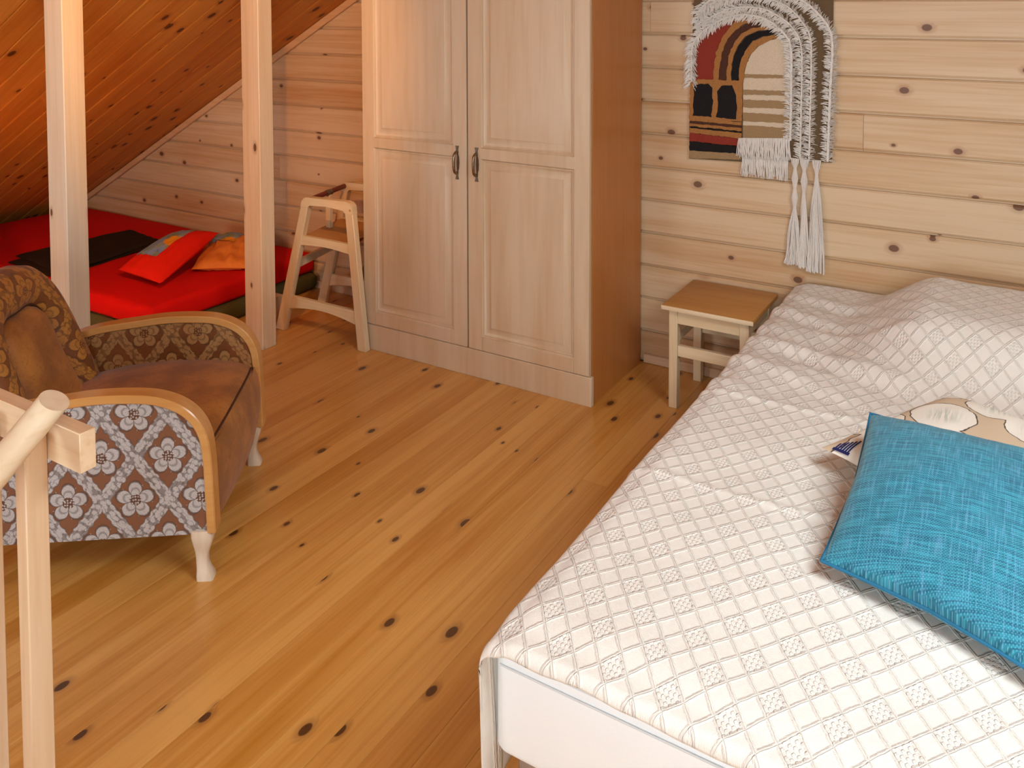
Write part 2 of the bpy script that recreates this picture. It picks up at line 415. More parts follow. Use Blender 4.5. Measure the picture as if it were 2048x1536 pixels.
def sstep(a, b, x):
    t = max(0.0, min(1.0, (x-a)/(b-a))); return t*t*(3-2*t)
def pnoise(x, y, s=0.0):
    from mathutils import noise
    return noise.noise(Vector((x, y, s)))

# ------------------------------------------------------------------ room
RX, RK = -0.80, 0.5531                         # ridge x and roof pitch
def zc(x): return 0.322+RK*((x if x <= RX else 2*RX-x)+5.798)
ZR = zc(RX); XL = -5.798-0.322/RK; XR = 2*RX-XL

def board_mesh(name, L, W, T, bev, gap=0.0):
    bm = B(); box(bm, 0, L, -W/2+gap/2, W/2-gap/2, -T, 0)
    es = [e for e in bm.edges if all(abs(v.co.z) < 1e-6 for v in e.verts) and abs(e.verts[0].co.y-e.verts[1].co.y) < 1e-6]
    bmesh.ops.bevel(bm, geom=es, offset=bev, segments=1, affect='EDGES')
    return mesh(name, bm, 20)
def place(name, me, mat, parent, mx):
    o = bpy.data.objects.new(name, me); C.objects.link(o)
    if not me.materials: me.materials.append(MT[mat])
    o.parent = parent; o.matrix_local = mx; return o
def frame_mx(o, ex, ey, ez):
    mm = Matrix((ex, ey, ez)).transposed().to_4x4(); mm.translation = o; return mm

# floor: planks 100.5 mm wide running towards the gable
bm = B(); box(bm, XL-0.05, XR+0.05, ROOM_Y0, WALL_Y+0.03, -0.14, -0.024); floor = struct('floor', bm, 'sub', 'pine plank floor')
PW = 0.1005; i0 = math.floor((XL+1.335)/PW); i1 = math.ceil((XR+1.335)/PW); cache = {}
for i in range(i0, i1):
    xc = -1.335+(i+0.5)*PW
    cuts = [ROOM_Y0]
    rr = random.Random(i*13+5); y = ROOM_Y0+rr.uniform(0.3, 2.2)
    if i == 0: cuts.append(2.62)
    elif -48 < i < 12:
        if rr.random() < 0.45 and y < WALL_Y-0.5: cuts.append(round(y, 1))
    cuts.append(WALL_Y)
    for a, b in zip(cuts, cuts[1:]):
        L = round(b-a-0.0006, 4)
        if L not in cache: cache[L] = board_mesh('plank', L, PW, 0.022, 0.0007, 0.0006)
        place('plank', cache[L], 'floor', floor, frame_mx((xc, a, 0), Vector((0, 1, 0)), Vector((-1, 0, 0)), Vector((0, 0, 1))))

# back gable wall with horizontal boards
def gable(bm, y0, y1):
    prism(bm, [(XL-0.1, -0.1), (XR+0.1, -0.1), (XR+0.1, 0.0), (RX, ZR+0.06), (XL-0.1, 0.0)], lambda a, b, d: (a, d, b), y0, y1)
bm = B(); gable(bm, WALL_Y+0.016, WALL_Y+0.10); wallb = struct('wall_back', bm, 'sub', 'gable wall of horizontal pine boards')
BH = 0.1525; z = 1.0585
while z > 0.0: z -= BH
rows = []
k = 0
while z < ZR-0.02:
    z0 = max(z, 0.0); z1 = min(z+BH, ZR-0.01); k += 1
    xa0, xb0 = -5.798+(z0-0.322)/RK, 2*RX-(-5.798+(z0-0.322)/RK)
    xa1, xb1 = -5.798+(z1-0.322)/RK, 2*RX-(-5.798+(z1-0.322)/RK)
    rr = random.Random(k*7+1)
    cuts = []
    if abs(z0-1.0585) < 0.01: cuts = [-0.60, 2.4]
    else:
        x = xa0+rr.uniform(0.9, 2.4)
        while x < xb1-0.5:
            if not (-1.4 < x < 0.3): cuts.append(x)
            x += rr.uniform(1.9, 3.6)
    seq = [None]+cuts+[None]
    for a, b in zip(seq, seq[1:]):
        g = 0.0012; c = 0.0045
        L0, L1 = (xa0, xa1) if a is None else (a+g/2, a+g/2)
        R0, R1 = (xb0, xb1) if b is None else (b-g/2, b-g/2)
        if R1-L1 < 0.05: continue
        h = z1-z0
        # profile across the board: lower tongue step, bead and face
        prof = [(0.0005, 0.012), (0.008, 0.012), (0.0085, 0.005), (0.0155, 0.0), (h-0.007, 0.0), (h-0.0005, 0.007)]
        ox = L0; bm = B(); lv = []; rv = []
        for (zz, dd) in prof:
            t = zz/h
            lv.append(bm.verts.new((L0+(L1-L0)*t-ox, zz-h/2, -dd))); rv.append(bm.verts.new((R0+(R1-R0)*t-ox, zz-h/2, -dd)))
        for q in range(len(prof)-1): bm.faces.new((lv[q], rv[q], rv[q+1], lv[q+1]))
        bl = [bm.verts.new((v.co.x, v.co.y, -0.015)) for v in (lv[0], lv[-1])]; br = [bm.verts.new((v.co.x, v.co.y, -0.015)) for v in (rv[0], rv[-1])]
        bm.faces.new((bl[0], bl[1], br[1], br[0])); bm.faces.new((lv[0], bl[0], br[0], rv[0])); bm.faces.new((bl[1], lv[-1], rv[-1], br[1]))
        bm.faces.new([bl[0]]+lv+[bl[1]]); bm.faces.new([br[1]]+rv[::-1]+[br[0]])
        place('wall_board', mesh('wall_board', bm, 15), 'wall', wallb,
              frame_mx((ox, WALL_Y, z0+h/2), Vector((1, 0, 0)), Vector((0, 0, 1)), Vector((0, -1, 0))))
    z += BH

# sloped ceilings: boards running down the slope, 130.5 mm apart
SL = math.hypot(RX-XL, ZR); sn, cs = ZR/SL, (RX-XL)/SL
def slope(name, sgn, label):
    base = Vector((XL if sgn > 0 else XR, 0, 0)); ex = Vector((sgn*cs, 0, sn)); ez = Vector((sgn*sn, 0, -cs)); ey = ez.cross(ex)
    mx = frame_mx(base, ex, ey, ez)
    bm = B(); Y = lambda v: v*ey.y
    def slab(x0, x1, y0, y1):
        a_, b_ = sorted((Y(y0), Y(y1))); box(bm, x0, x1, a_, b_, -0.12, -0.017, mx=mx)
    if sgn > 0: slab(-0.2, SL+0.1, ROOM_Y0, WALL_Y+0.02)
    else:
        sa = (XR-SKX)/cs
        slab(-0.2, SL+0.1, ROOM_Y0, SKY0); slab(-0.2, SL+0.1, SKY1, WALL_Y+0.02); slab(-0.2, sa-SKH, SKY0, SKY1); slab(sa+SKH, SL+0.1, SKY0, SKY1)
    root = struct(name, bm, 'sub', label)
    me = board_mesh('ceiling_board', SL-0.01, 0.1305, 0.015, 0.006, 0.0008)
    if sgn < 0:
        ma = board_mesh('ceiling_board', sa-SKH-0.01, 0.1305, 0.015, 0.006, 0.0008); mb = board_mesh('ceiling_board', SL-sa-SKH, 0.1305, 0.015, 0.006, 0.0008)
    y = 3.566+0.1305*0.5
    while y > ROOM_Y0-0.1305:
        o_ = base+Vector((0, y, 0))+ex*0.01
        if sgn < 0 and SKY0-0.06 < y < SKY1+0.06:
            place('ceiling_board', ma, 'ceil', root, frame_mx(o_, ex, ey, ez)); place('ceiling_board', mb, 'ceil', root, frame_mx(o_+ex*(sa+SKH-0.01), ex, ey, ez))
        else: place('ceiling_board', me, 'ceil', root, frame_mx(o_, ex, ey, ez))
        y -= 0.1305
    if sgn < 0:
        bm = B(); y0, y1 = sorted((Y(SKY0), Y(SKY1)))
        for (a_, b_, c_, d_) in ((sa-SKH-0.02, sa-SKH+0.05, y0-0.02, y1+0.02), (sa+SKH-0.05, sa+SKH+0.02, y0-0.02, y1+0.02), (sa-SKH, sa+SKH, y0-0.02, y0+0.05), (sa-SKH, sa+SKH, y1-0.05, y1+0.02)):
            box(bm, a_, b_, c_, d_, -0.14, 0.012, mx=mx)
        wn = struct('added_window_3', bm, 'glasswood')  # frame of the unseen roof window added for daylight
        bm = B(); box(bm, sa-SKH+0.05, sa+SKH-0.05, y0+0.05, y1-0.05, -0.094, -0.09, mx=mx); obj('pane', bm, 'glass', wn)
    return root
slope('ceiling_left', 1, 'sloping ceiling of pine boards over the low bed')
slope('ceiling_right', -1, 'sloping pine ceiling on the right')
# trim along the slope on the gable wall
bm = B(); ex = Vector((cs, 0, sn)); ez = Vector((sn, 0, -cs))
box(bm, 0.05, SL, -0.020, 0.0, 0.002, 0.042, 0.004, 1, frame_mx((XL, WALL_Y, 0), ex, Vector((0, 1, 0)), ez))
o = struct('trim_1', bm, 'ceil_trim', 'pale wooden trim where sloping ceiling meets gable wall')
bm = B(); box(bm, -1.54, XR-0.2, WALL_Y-0.014, WALL_Y-0.0005, 0, 0.042, 0.003); struct('baseboard_back', bm, 'bass')
bm = B(); box(bm, XL+0.3, -2.80, WALL_Y-0.014, WALL_Y-0.0005, 0, 0.042, 0.003); struct('baseboard_back_left', bm, 'bass')
# front gable wall (behind the camera) around the two added windows
bm = B(); D = lambda a, b, d: (a, d, b)
ya, yb = ROOM_Y0-0.12, ROOM_Y0
def column(bm, xa, xb, za=None, zb=None):
    """wall strip between xa and xb with an opening za..zb"""
    top = [(xb, zc(xb)+0.03)]+([(RX, ZR+0.03)] if xa < RX < xb else [])+[(xa, zc(xa)+0.03)]
    if za is None: prism(bm, [(xa, -0.1), (xb, -0.1)]+top, D, ya, yb)
    else:
        prism(bm, [(xa, -0.1), (xb, -0.1), (xb, za), (xa, za)], D, ya, yb); prism(bm, [(xa, zb), (xb, zb)]+top, D, ya, yb)
column(bm, XL-0.05, WIN2[0]); column(bm, *WIN2); column(bm, WIN2[1], WIN[0]); column(bm, *WIN); column(bm, WIN[1], XR+0.05)
struct('wall_front', bm, 'wall')
for nm, (x0, x1, z0, z1) in (('added_window_1', WIN), ('added_window_2', WIN2)):  # both windows are unseen, added for the daylight
    bm = B()
    for (a, b, c, d) in ((x0, x0+0.06, z0, z1), (x1-0.06, x1, z0, z1), (x0, x1, z0, z0+0.06), (x0, x1, z1-0.06, z1), ((x0+x1)/2-0.03, (x0+x1)/2+0.03, z0, z1)):
        box(bm, a, b, ROOM_Y0-0.10, ROOM_Y0-0.04, c, d)
    win = struct(nm, bm, 'glasswood')
    for a, b in ((x0+0.06, (x0+x1)/2-0.03), ((x0+x1)/2+0.03, x1-0.06)):
        bm = B(); box(bm, a, b, ROOM_Y0-0.072, ROOM_Y0-0.068, z0+0.06, z1-0.06); obj('pane', bm, 'glass', win)
# made-up floor lamp, out of frame left, adding warm light to the alcove
BL = (-4.05, 1.75, 0)
fl_ = thing('added_warm_lamp', 'added unseen floor lamp beside the low red bed', 'lamp', BL)
bm = B(); tube(bm, [(BL[0], BL[1], 0), (BL[0], BL[1], 0.02)], [0.09, 0.085], 24); obj('base', bm, 'birch', fl_)
bm = B(); tube(bm, [(BL[0], BL[1], 0.02), (BL[0], BL[1], 0.44)], 0.009, 12); obj('pole', bm, 'birch', fl_)
bm = B(); loft(bm, [[(BL[0]+r*math.cos(k*math.pi/16), BL[1]+r*math.sin(k*math.pi/16), z_) for k in range(32)] for r, z_ in ((0.11, 0.40), (0.08, 0.60), (0.0, 0.60), (0.0, 0.598), (0.079, 0.598), (0.109, 0.40))], cap=False); obj('lamp_shade', bm, 'shade', fl_)
l = bpy.data.lights.new('added_warm_bulb', 'POINT'); l.energy = 36; l.color = (1.0, 0.50, 0.12); l.shadow_soft_size = 0.03
lo = bpy.data.objects.new('added_warm_bulb', l); C.objects.link(lo); lo.location = (BL[0], BL[1], 0.50)
# made-up spotlight above the frame, adding warm light over the low bed
SP = Vector((-1.70, 1.35, zc(-1.70)-0.12)); SD = (Vector((-4.35, 3.60, 0.75))-SP).normalized()
sp = thing('added_spotlight', 'added unseen spotlight turned towards the low red bed', 'lamp', tuple(SP))
bm = B(); tube(bm, [SP+Vector((0, 0, 0.085)), SP+Vector((0, 0, 0.105))], 0.035, 20); tube(bm, [SP, SP+Vector((0, 0, 0.09))], 0.006, 8); obj('base', bm, 'white', sp)
bm = B(); e1 = SD.orthogonal().normalized(); e2 = SD.cross(e1)
loft(bm, [[SP+SD*d+(e1*math.cos(k*math.pi/12)+e2*math.sin(k*math.pi/12))*r for k in range(24)] for d, r in ((-0.05, 0.001), (-0.05, 0.022), (0.05, 0.036), (0.05, 0.034), (-0.03, 0.02), (-0.03, 0.001))], cap=False); obj('head', bm, 'white', sp)
l = bpy.data.lights.new('added_spot_bulb', 'SPOT'); l.energy = 118; l.color = (1.0, 0.46, 0.10); l.shadow_soft_size = 0.03; l.spot_size = math.radians(56); l.spot_blend = 0.6
lo = bpy.data.objects.new('added_spot_bulb', l); C.objects.link(lo); lo.matrix_world = frame_mx(SP+SD*0.055, e1, -e2 if (e1.cross(-e2)).dot(-SD) > 0 else e2, -SD)

# ------------------------------------------------------------------ roof posts
def post(x1, y0, label):
    L = zc(x1-0.118)-0.01
    bm = B(); box(bm, 0, L, -0.059, 0.059, -0.043, 0.043, 0.003)
    for v in bm.verts:
        if v.co.x > L/2: v.co.x = zc(x1-0.059+v.co.y)-0.003-(L-v.co.x)
    o = obj('timber_post', bm, 'post', sharp=30)
    o.matrix_world = frame_mx((x1-0.059, y0+0.043, 0), Vector((0, 0, 1)), Vector((1, 0, 0)), Vector((0, 1, 0)))
    return tag(o, label, 'post', 'square timber posts under the sloping ceiling')
post(-3.153, 2.833, 'square pale timber post beside the wooden high chair')
post(-3.153, 1.886, 'square pale timber post behind the patterned armchair')

# ------------------------------------------------------------------ wardrobe
WX0, WX1, WYF, WH = -2.767, -1.553, 3.118, 1.93
wd = thing('wardrobe', 'tall pale birch two-door wardrobe with panelled doors', 'wardrobe', ((WX0+WX1)/2, 3.38, 0))
bm = B(); box(bm, WX1-0.018, WX1, WYF+0.022, WALL_Y-0.016, 0, WH, 0.001); obj('side_panel', bm, 'wardside', wd)['label'] = 'orange side panel'
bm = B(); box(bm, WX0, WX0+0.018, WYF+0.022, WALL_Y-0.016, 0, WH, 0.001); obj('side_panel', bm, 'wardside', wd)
bm = B(); box(bm, WX0+0.018, WX1-0.018, WYF+0.024, WALL_Y-0.016, WH-0.018, WH); obj('top_panel', bm, 'wardside', wd)
bm = B(); box(bm, WX0+0.018, WX1-0.018, WALL_Y-0.024, WALL_Y-0.016, 0.1, WH-0.018); obj('back_panel', bm, 'wardside', wd)
bm = B(); box(bm, WX0+0.02, WX1-0.02, WYF+0.03, WALL_Y-0.03, 0.11, 0.128); obj('bottom_shelf', bm, 'wardside', wd)
bm = B(); box(bm, WX0, WX1+0.008, WYF-0.003, WYF+0.019, 0, 0.122, 0.0012); obj('plinth', bm, 'ward', wd)
def panel(bm, x0, x1, z0, z1, y):
    """raised field: moulding step in, slope out, flat field"""
    prof = [(0.0, 0.0), (0.004, 0.006), (0.008, 0.0035), (0.014, 0.009), (0.022, 0.010), (0.045, 0.003), (0.0475, 0.0005)]
    rings = [[(x0+i, y+d, z0+i), (x1-i, y+d, z0+i), (x1-i, y+d, z1-i), (x0+i, y+d, z1-i)] for i, d in prof]
    loft(bm, rings, cap=False); vs = bm.verts[-4:] if False else None
    bm.verts.ensure_lookup_table(); n = len(bm.verts); bm.faces.new([bm.verts[n-4+k] for k in range(4)])
def door(xa, xb, hx):
    z0, z1, zm0, zm1 = 0.124, WH-0.01, 0.975, 1.027
    st = 0.072; y0, y1 = WYF, WYF+0.020
    bm = B()
    box(bm, xa, xa+st, y0, y1, z0, z1, 0.0015); box(bm, xb-st, xb, y0, y1, z0, z1, 0.0015)
    d = obj('door', bm, 'ward', wd)
    for (a, b) in ((z0, z0+0.062), (zm0, zm1), (z1-0.07, z1)):
        bm = B(); e = 0.010 if a == zm0 else 0.0
        box(bm, xa+st-e, xb-st+e, y0-(0.0012 if e else 0), y1-0.001, a, b, 0.003 if e else 0.0012); obj('rail', bm, 'ward_x' if 'ward_x' in MT else 'ward', d)
    for (a, b) in ((z0+0.062, zm0), (zm1, z1-0.07)):
        bm = B(); panel(bm, xa+st, xb-st, a, b, y0+0.0015); obj('panel', bm, 'ward', d)
    # bow handle with flared ends
    hz0, hz1 = 0.876, 1.026
    bm = B()
    pts = smooth_path([(hx, y0-0.002, hz0+0.026), (hx, y0-0.014, hz0+0.028), (hx, y0-0.026, hz0+0.042), (hx, y0-0.029, hz0+0.075), (hx, y0-0.026, hz1-0.042), (hx, y0-0.014, hz1-0.028), (hx, y0-0.002, hz1-0.026)], 5)
    n = len(pts); tube(bm, pts, [0.0042+0.0022*math.sin(math.pi*i/(n-1)) for i in range(n)], 10)
    h = obj('handle', bm, 'brass', d); h['label'] = 'aged brass bow handle'
    bm = B()
    for zc_, s in ((hz0, 1), (hz1, -1)):
        prism(bm, [(hx-0.0085, zc_), (hx+0.0085, zc_), (hx+0.0062, zc_+s*0.008), (hx+0.0045, zc_+s*0.016), (hx+0.0062, zc_+s*0.034), (hx-0.0062, zc_+s*0.034), (hx-0.0045, zc_+s*0.016), (hx-0.0062, zc_+s*0.008)], lambda a, b, dd: (a, dd, b), y0-0.005, y0+0.001)
    prism(bm, [(hx+0.002, hz0+0.03), (hx+0.009, hz0+0.05), (hx+0.0105, (hz0+hz1)/2), (hx+0.009, hz1-0.05), (hx+0.002, hz1-0.03), (hx-0.002, hz1-0.03), (hx-0.005, (hz0+hz1)/2), (hx-0.002, hz0+0.03)], lambda a, b, dd: (a, dd, b), y0-0.0025, y0+0.0005)
    obj('handle_plate', bm, 'pewter', d)
xm = -2.160
door(WX0+0.001, xm-0.004, -2.212); door(xm+0.004, WX1-0.004, -2.108)

# ------------------------------------------------------------------ bedside stool
st = thing('wooden_stool', 'small square birch stool with varnished top beside the bed', 'stool', (-1.11, 3.45, 0))
SX0, SX1, SY0, SY1, SH = -1.300, -0.925, 3.262, 3.636, 0.430
bm = B(); box(bm, SX0, SX1, SY0, SY1, SH-0.020, SH, 0.004, 2); obj('stool_top', bm, 'stooltop', st)
bm = B(); box(bm, SX0-0.0015, SX1+0.0015, SY0-0.0025, SY0+0.003, SH-0.019, SH-0.002, 0.002, 2); obj('edge_strip', bm, 'birch_x', st)
lx0, lx1, ly0, ly1, lw = -1.277, -0.948, 3.285, 3.612, 0.036
for a in (lx0, lx1-lw):
    for b in (ly0, ly1-lw):
        bm = B(); box(bm, a, a+lw, b, b+lw, 0, SH-0.0205, 0.002); obj('leg', bm, 'birch', st)
for b in (ly0+0.004, ly1-0.026):
    bm = B(); box(bm, lx0+lw, lx1-lw, b, b+0.022, 0.352, SH-0.0205, 0.001); obj('apron', bm, 'birch_x', st)
    bm = B(); box(bm, lx0+lw, lx1-lw, b+0.002, b+0.022, 0.216, 0.262, 0.002); obj('stretcher', bm, 'birch_x', st)
for a in (lx0+0.004, lx1-0.026):
    bm = B(); box(bm, a, a+0.022, ly0+lw, ly1-lw, 0.352, SH-0.0205, 0.001); obj('apron', bm, 'birch_x', st)
    bm = B(); box(bm, a, a+0.022, ly0+lw, ly1-lw, 0.262, 0.302, 0.002); obj('stretcher', bm, 'birch_x', st)

# ------------------------------------------------------------------ wooden high chair
hc = thing('high_chair', 'pale wooden A-frame high chair between post and wardrobe', 'high chair', (-3.02, 3.26, 0))
def hc_frame(dx, y, first):
    T = 0.034
    def leg(xt, xb, wt, wb):
        bm = B(); P = [(xb-wb/2, 0), (xb+wb/2, 0), (xt+wt/2, 0.655), (xt-wt/2, 0.655)]
        prism(bm, [(a+dx, b) for a, b in P], lambda a, b, d: (a, d, b), y, y+T)
        bmesh.ops.bevel(bm, geom=bm.edges[:], offset=0.003, segments=1, affect='EDGES'); return bm
    obj('leg', leg(-3.108, -3.290, 0.048, 0.060), 'birch', hc); obj('leg', leg(-2.815, -2.742, 0.050, 0.052), 'birch', hc)
    # rounded top rail
    out = [(-3.132, 0.653), (-3.124, 0.682), (-3.108, 0.697), (-3.090, 0.703), (-2.832, 0.711), (-2.810, 0.706), (-2.795, 0.692), (-2.790, 0.653), (-2.840, 0.653)]
    inn = [(-2.850, 0.664), (-2.96, 0.672), (-3.07, 0.664), (-3.084, 0.653)]
    bm = B(); prism(bm, [(a+dx, b) for a, b in out+inn], lambda a, b, d: (a, d, b), y-0.0005, y+T+0.0005); obj('arm_rail', bm, 'birch_x', hc)
    def arch(nm, xl, xr, zt, zb, rise, yy):
        pts = [(xl, zb), (xl, zt), (xr, zt), (xr, zb)]
        mid = [(xr+(xl-xr)*k/10, zb+rise*math.sin(math.pi*k/10)) for k in range(1, 10)]
        bm = B(); prism(bm, [(a+dx, b) for a, b in pts+mid], lambda a, b, d: (a, d, b), yy, yy+0.020); obj(nm, bm, 'birch_x', hc)
    arch('seat_apron', -3.150, -2.808, 0.505, 0.455, 0.012, y+0.006)
    arch('stretcher', -3.238, -2.772, 0.186, 0.118, 0.028, y+0.006)
HY0, HY1, HDX = 3.068, 3.440, -0.078
hc_frame(0, HY0, True); hc_frame(HDX, HY1, False)
bm = B(); prism(bm, [(-3.135, HY0+0.026), (-2.83, HY0+0.026), (-2.83+HDX, HY1+0.006), (-3.135+HDX, HY1+0.006)], lambda a, b, d: (a, b, d), 0.488, 0.502); obj('seat', bm, 'stooltop', hc)
bm = B(); tube(bm, [(-3.105, HY0+0.03, 0.682), (-3.105+HDX, HY1, 0.682)], 0.013, 12); obj('front_bar', bm, 'redbar', hc)
bm = B(); tube(bm, [(-3.138, HY0+0.19, 0.682), (-3.146, HY0+0.23, 0.682)], 0.0165, 12); obj('bar_ring', bm, 'pewter', hc)
bm = B(); box(bm, -3.155, -3.125, HY0+0.198, HY0+0.222, 0.50, 0.672, 0.002); obj('crotch_post', bm, 'birch', hc)
bm = B(); xs, xe = -3.190, -3.190+HDX
loft(bm, [[(x-0.011, y, 0.330), (x+0.011, y, 0.330), (x+0.011, y, 0.366), (x-0.011, y, 0.366)] for x, y in ((xs, HY0+0.03), (xe, HY1+0.004))]); obj('side_stretcher', bm, 'birch_x', hc)
bm = B(); xs, xe = -2.80, -2.80+HDX
loft(bm, [[(x-0.011, y, 0.330), (x+0.011, y, 0.330), (x+0.011, y, 0.366), (x-0.011, y, 0.366)] for x, y in ((xs, HY0+0.03), (xe, HY1+0.004))]); obj('side_stretcher', bm, 'birch_x', hc)
for (x, z) in ((-2.806, 0.672),):
    bm = B(); tube(bm, [(x, HY0-0.0012, z), (x, HY0+0.003, z)], 0.0055, 12); obj('wooden_plug', bm, 'stooltop', hc)

# ------------------------------------------------------------------ low bed in the alcove
def soft_box(bm, x0, x1, y0, y1, z0, z1, r=0.03, bulge=0.008, n=26, seed=0.0):
    """mattress: rounded box with slightly bulging sides"""
    box(bm, x0, x1, y0, y1, z0, z1, r, 4)
    bmesh.ops.subdivide_edges(bm, edges=[e for e in bm.edges if e.calc_length() > 0.25], cuts=9, use_grid_fill=True)
    for v in bm.verts:
        t = (v.co.z-z0)/(z1-z0); s = math.sin(math.pi*max(0, min(1, t)))
        cx, cy = (x0+x1)/2, (y0+y1)/2
        v.co.x += s*bulge*(1 if v.co.x > cx else -1)*(abs(v.co.x-cx)/(x1-x0)*2)**4
        v.co.y += s*bulge*(1 if v.co.y > cy else -1)*(abs(v.co.y-cy)/(y1-y0)*2)**4
        v.co.z += 0.006*t*pnoise(v.co.x*3, v.co.y*3, seed)
    return bm
MX0, MX1, MY0, MY1 = -5.88, -3.60, 2.552, 3.632
bm = B(); soft_box(bm, MX0+0.03, MX1+0.012, MY0-0.004, MY1-0.005, 0.0, 0.098, 0.028, 0.018, seed=3.0)
based('floor_mattress', bm, 'olive', 'dark olive mattress on the floor underneath the red one', 'mattress', (-4.74, 3.09, 0))
bm = B(); soft_box(bm, MX0, MX1, MY0, MY1, 0.100, 0.212, 0.026, 0.006, seed=1.0)
based('red_mattress', bm, 'red', 'red covered thin mattress under the sloping ceiling', 'mattress', (-4.74, 3.09, 0.1))
bm = B(); box(bm, -3.475, -3.425, 3.17, 3.22, 0, 0.115, 0.002)
based('wooden_block', bm, 'birch', 'small pale wooden block on the floor behind the post', 'block', (-3.45, 3.195, 0))

def pillow_fn(c, th, pinch=0.06, zmin=None, top=1, sag=0.0, ear=0.0, wr=0.0, seed=0.0):
    """corners c[0..3] = (u0v0, u1v0, u1v1, u0v1); puffed bilinear patch"""
    c = [Vector(p) for p in c]
    nrm = ((c[1]-c[0]).cross(c[3]-c[0])).normalized()
    cen = sum(c, Vector())/4
    def f(u, v, side=1):
        p = c[0]*(1-u)*(1-v)+c[1]*u*(1-v)+c[2]*u*v+c[3]*(1-u)*v
        a, b = 2*u-1, 2*v-1
        e = max(0.0, (1-a*a))**0.46*max(0.0, (1-b*b))**0.46
        # edges pull in between the corners
        p = p + (cen-p)*pinch*((1-abs(a))**0.8*(abs(b)**6)+(1-abs(b))**0.8*(abs(a)**6))
        h = th*e*(1 if side > 0 else 0.75)
        if wr: h *= 1+wr*pnoise(u*7, v*7, seed)+wr*0.6*pnoise(u*16, v*4, seed+3)
        q = p+nrm*h*side
        if zmin is not None and q.z < zmin: q.z = zmin
        return q
    return f
def pillow_bm(f, n=36, seam=None):
    bm = B(); vs = grid(bm, n, n, lambda u, v: f(u, v, 1)); vb = grid(bm, n, n, lambda u, v: f(u, v, -1))
    bmesh.ops.remove_doubles(bm, verts=bm.verts[:], dist=1e-5); return bm
def pillow_edge(f, n=24):
    pts = [f(k/n, 0) for k in range(n)]+[f(1, k/n) for k in range(n)]+[f(1-k/n, 1) for k in range(n)]+[f(0, 1-k/n) for k in range(n)]+[f(0, 0)]
    return pts
def pillow_patch(f, u0, u1, v0, v1, off, n=14):
    bm = B(); grid(bm, n, n, lambda a, b: f(u0+(u1-u0)*a, v0+(v1-v0)*b, 1)+Vector((0, 0, off))); return bm
# folded dark blanket
bk = thing('folded_blanket', 'dark charcoal blanket folded on the red mattress', 'blanket', (-4.70, 2.95, 0.213))
def blanket(q, z0, t, seed):
    bm = B(); q = [Vector((*p, 0)) for p in q]
    def P(u, v, s):
        p = q[0]*(1-u)*(1-v)+q[1]*u*(1-v)+q[2]*u*v+q[3]*(1-u)*v
        e = 1-max(abs(2*u-1), abs(2*v-1))**14
        wz = 0.004*pnoise(u*5, v*5, seed)
        p = p+Vector((0.012*pnoise(v*6, seed), 0.012*pnoise(u*6, seed+5), 0))
        return Vector((p.x, p.y, z0+(t*e+wz+0.002 if s else 0.0)))
    grid(bm, 24, 30, lambda u, v: P(u, v, 1)); grid(bm, 24, 30, lambda u, v: P(u, v, 0))
    bmesh.ops.remove_doubles(bm, verts=bm.verts[:], dist=2.5e-3); return bm
obj('lower_fold', blanket([(-4.93, 2.60), (-4.42, 2.565), (-4.50, 3.26), (-4.92, 3.33)], 0.216, 0.014, 1.0), 'charcoal', bk)
obj('upper_fold', blanket([(-4.96, 2.66), (-4.40, 2.60), (-4.53, 3.29), (-4.90, 3.35)], 0.232, 0.014, 4.0), 'charcoal', bk)
# orange cushion
oc = thing('orange_cushion', 'orange cushion with small blue picture behind the red cushion', 'cushion', (-3.95, 3.33, 0.213))
fo = pillow_fn([(-3.88, 3.00, 0.235), (-3.63, 3.17, 0.235), (-3.93, 3.60, 0.27), (-4.24, 3.42, 0.27)], 0.055, 0.06, 0.214, wr=0.35, seed=2.0)
obj('cover', pillow_bm(fo), 'orange', oc)
obj('picture_patch', pillow_patch(fo, 0.10, 0.62, 0.55, 0.97, 0.0025), 'picture', oc)['label'] = 'blue and green printed picture'
# red cushion leaning on it
rc = thing('red_cushion', 'bright red cushion with a printed picture on top', 'cushion', (-4.0, 3.0, 0.213))
fr = pillow_fn([(-4.135, 2.745, 0.262), (-3.775, 2.735, 0.250), (-3.965, 3.255, 0.365), (-4.235, 3.17, 0.345)], 0.062, 0.03, 0.214, wr=0.12, seed=6.0)
obj('cover', pillow_bm(fr), 'redcush', rc)
pc = obj('picture_patch', pillow_patch(fr, 0.09, 0.60, 0.24, 0.94, 0.002), 'picture', rc); pc['label'] = 'printed picture in blue, green and orange'

# ------------------------------------------------------------------ armchair
AO = Vector((-2.02, 1.58, 0)); AU = Vector((0.81153, 0.58430, 0)); AV = Vector((-0.58430, 0.81153, 0))
AM = frame_mx(AO, AU, AV, Vector((0, 0, 1)))
ac = thing('armchair', 'vintage armchair in brown patterned brocade with bentwood arms', 'armchair', tuple(AO), math.atan2(AU.y, AU.x))
WM[ac.name] = AM.copy()
AWD = 0.678
def apart(name, bm, mat, sharp=38): return obj(name, bm, mat, ac, sharp, world=False)
arm_path = smooth_path([(-0.64, 0, 0.478), (-0.52, 0, 0.512), (-0.39, 0, 0.530), (-0.29, 0, 0.541), (-0.19, 0, 0.541), (-0.12, 0, 0.533), (-0.06, 0, 0.510), (-0.018, 0, 0.474), (0.008, 0, 0.425), (0.018, 0, 0.36), (0.022, 0, 0.28), (0.027, 0, 0.145)], 6)
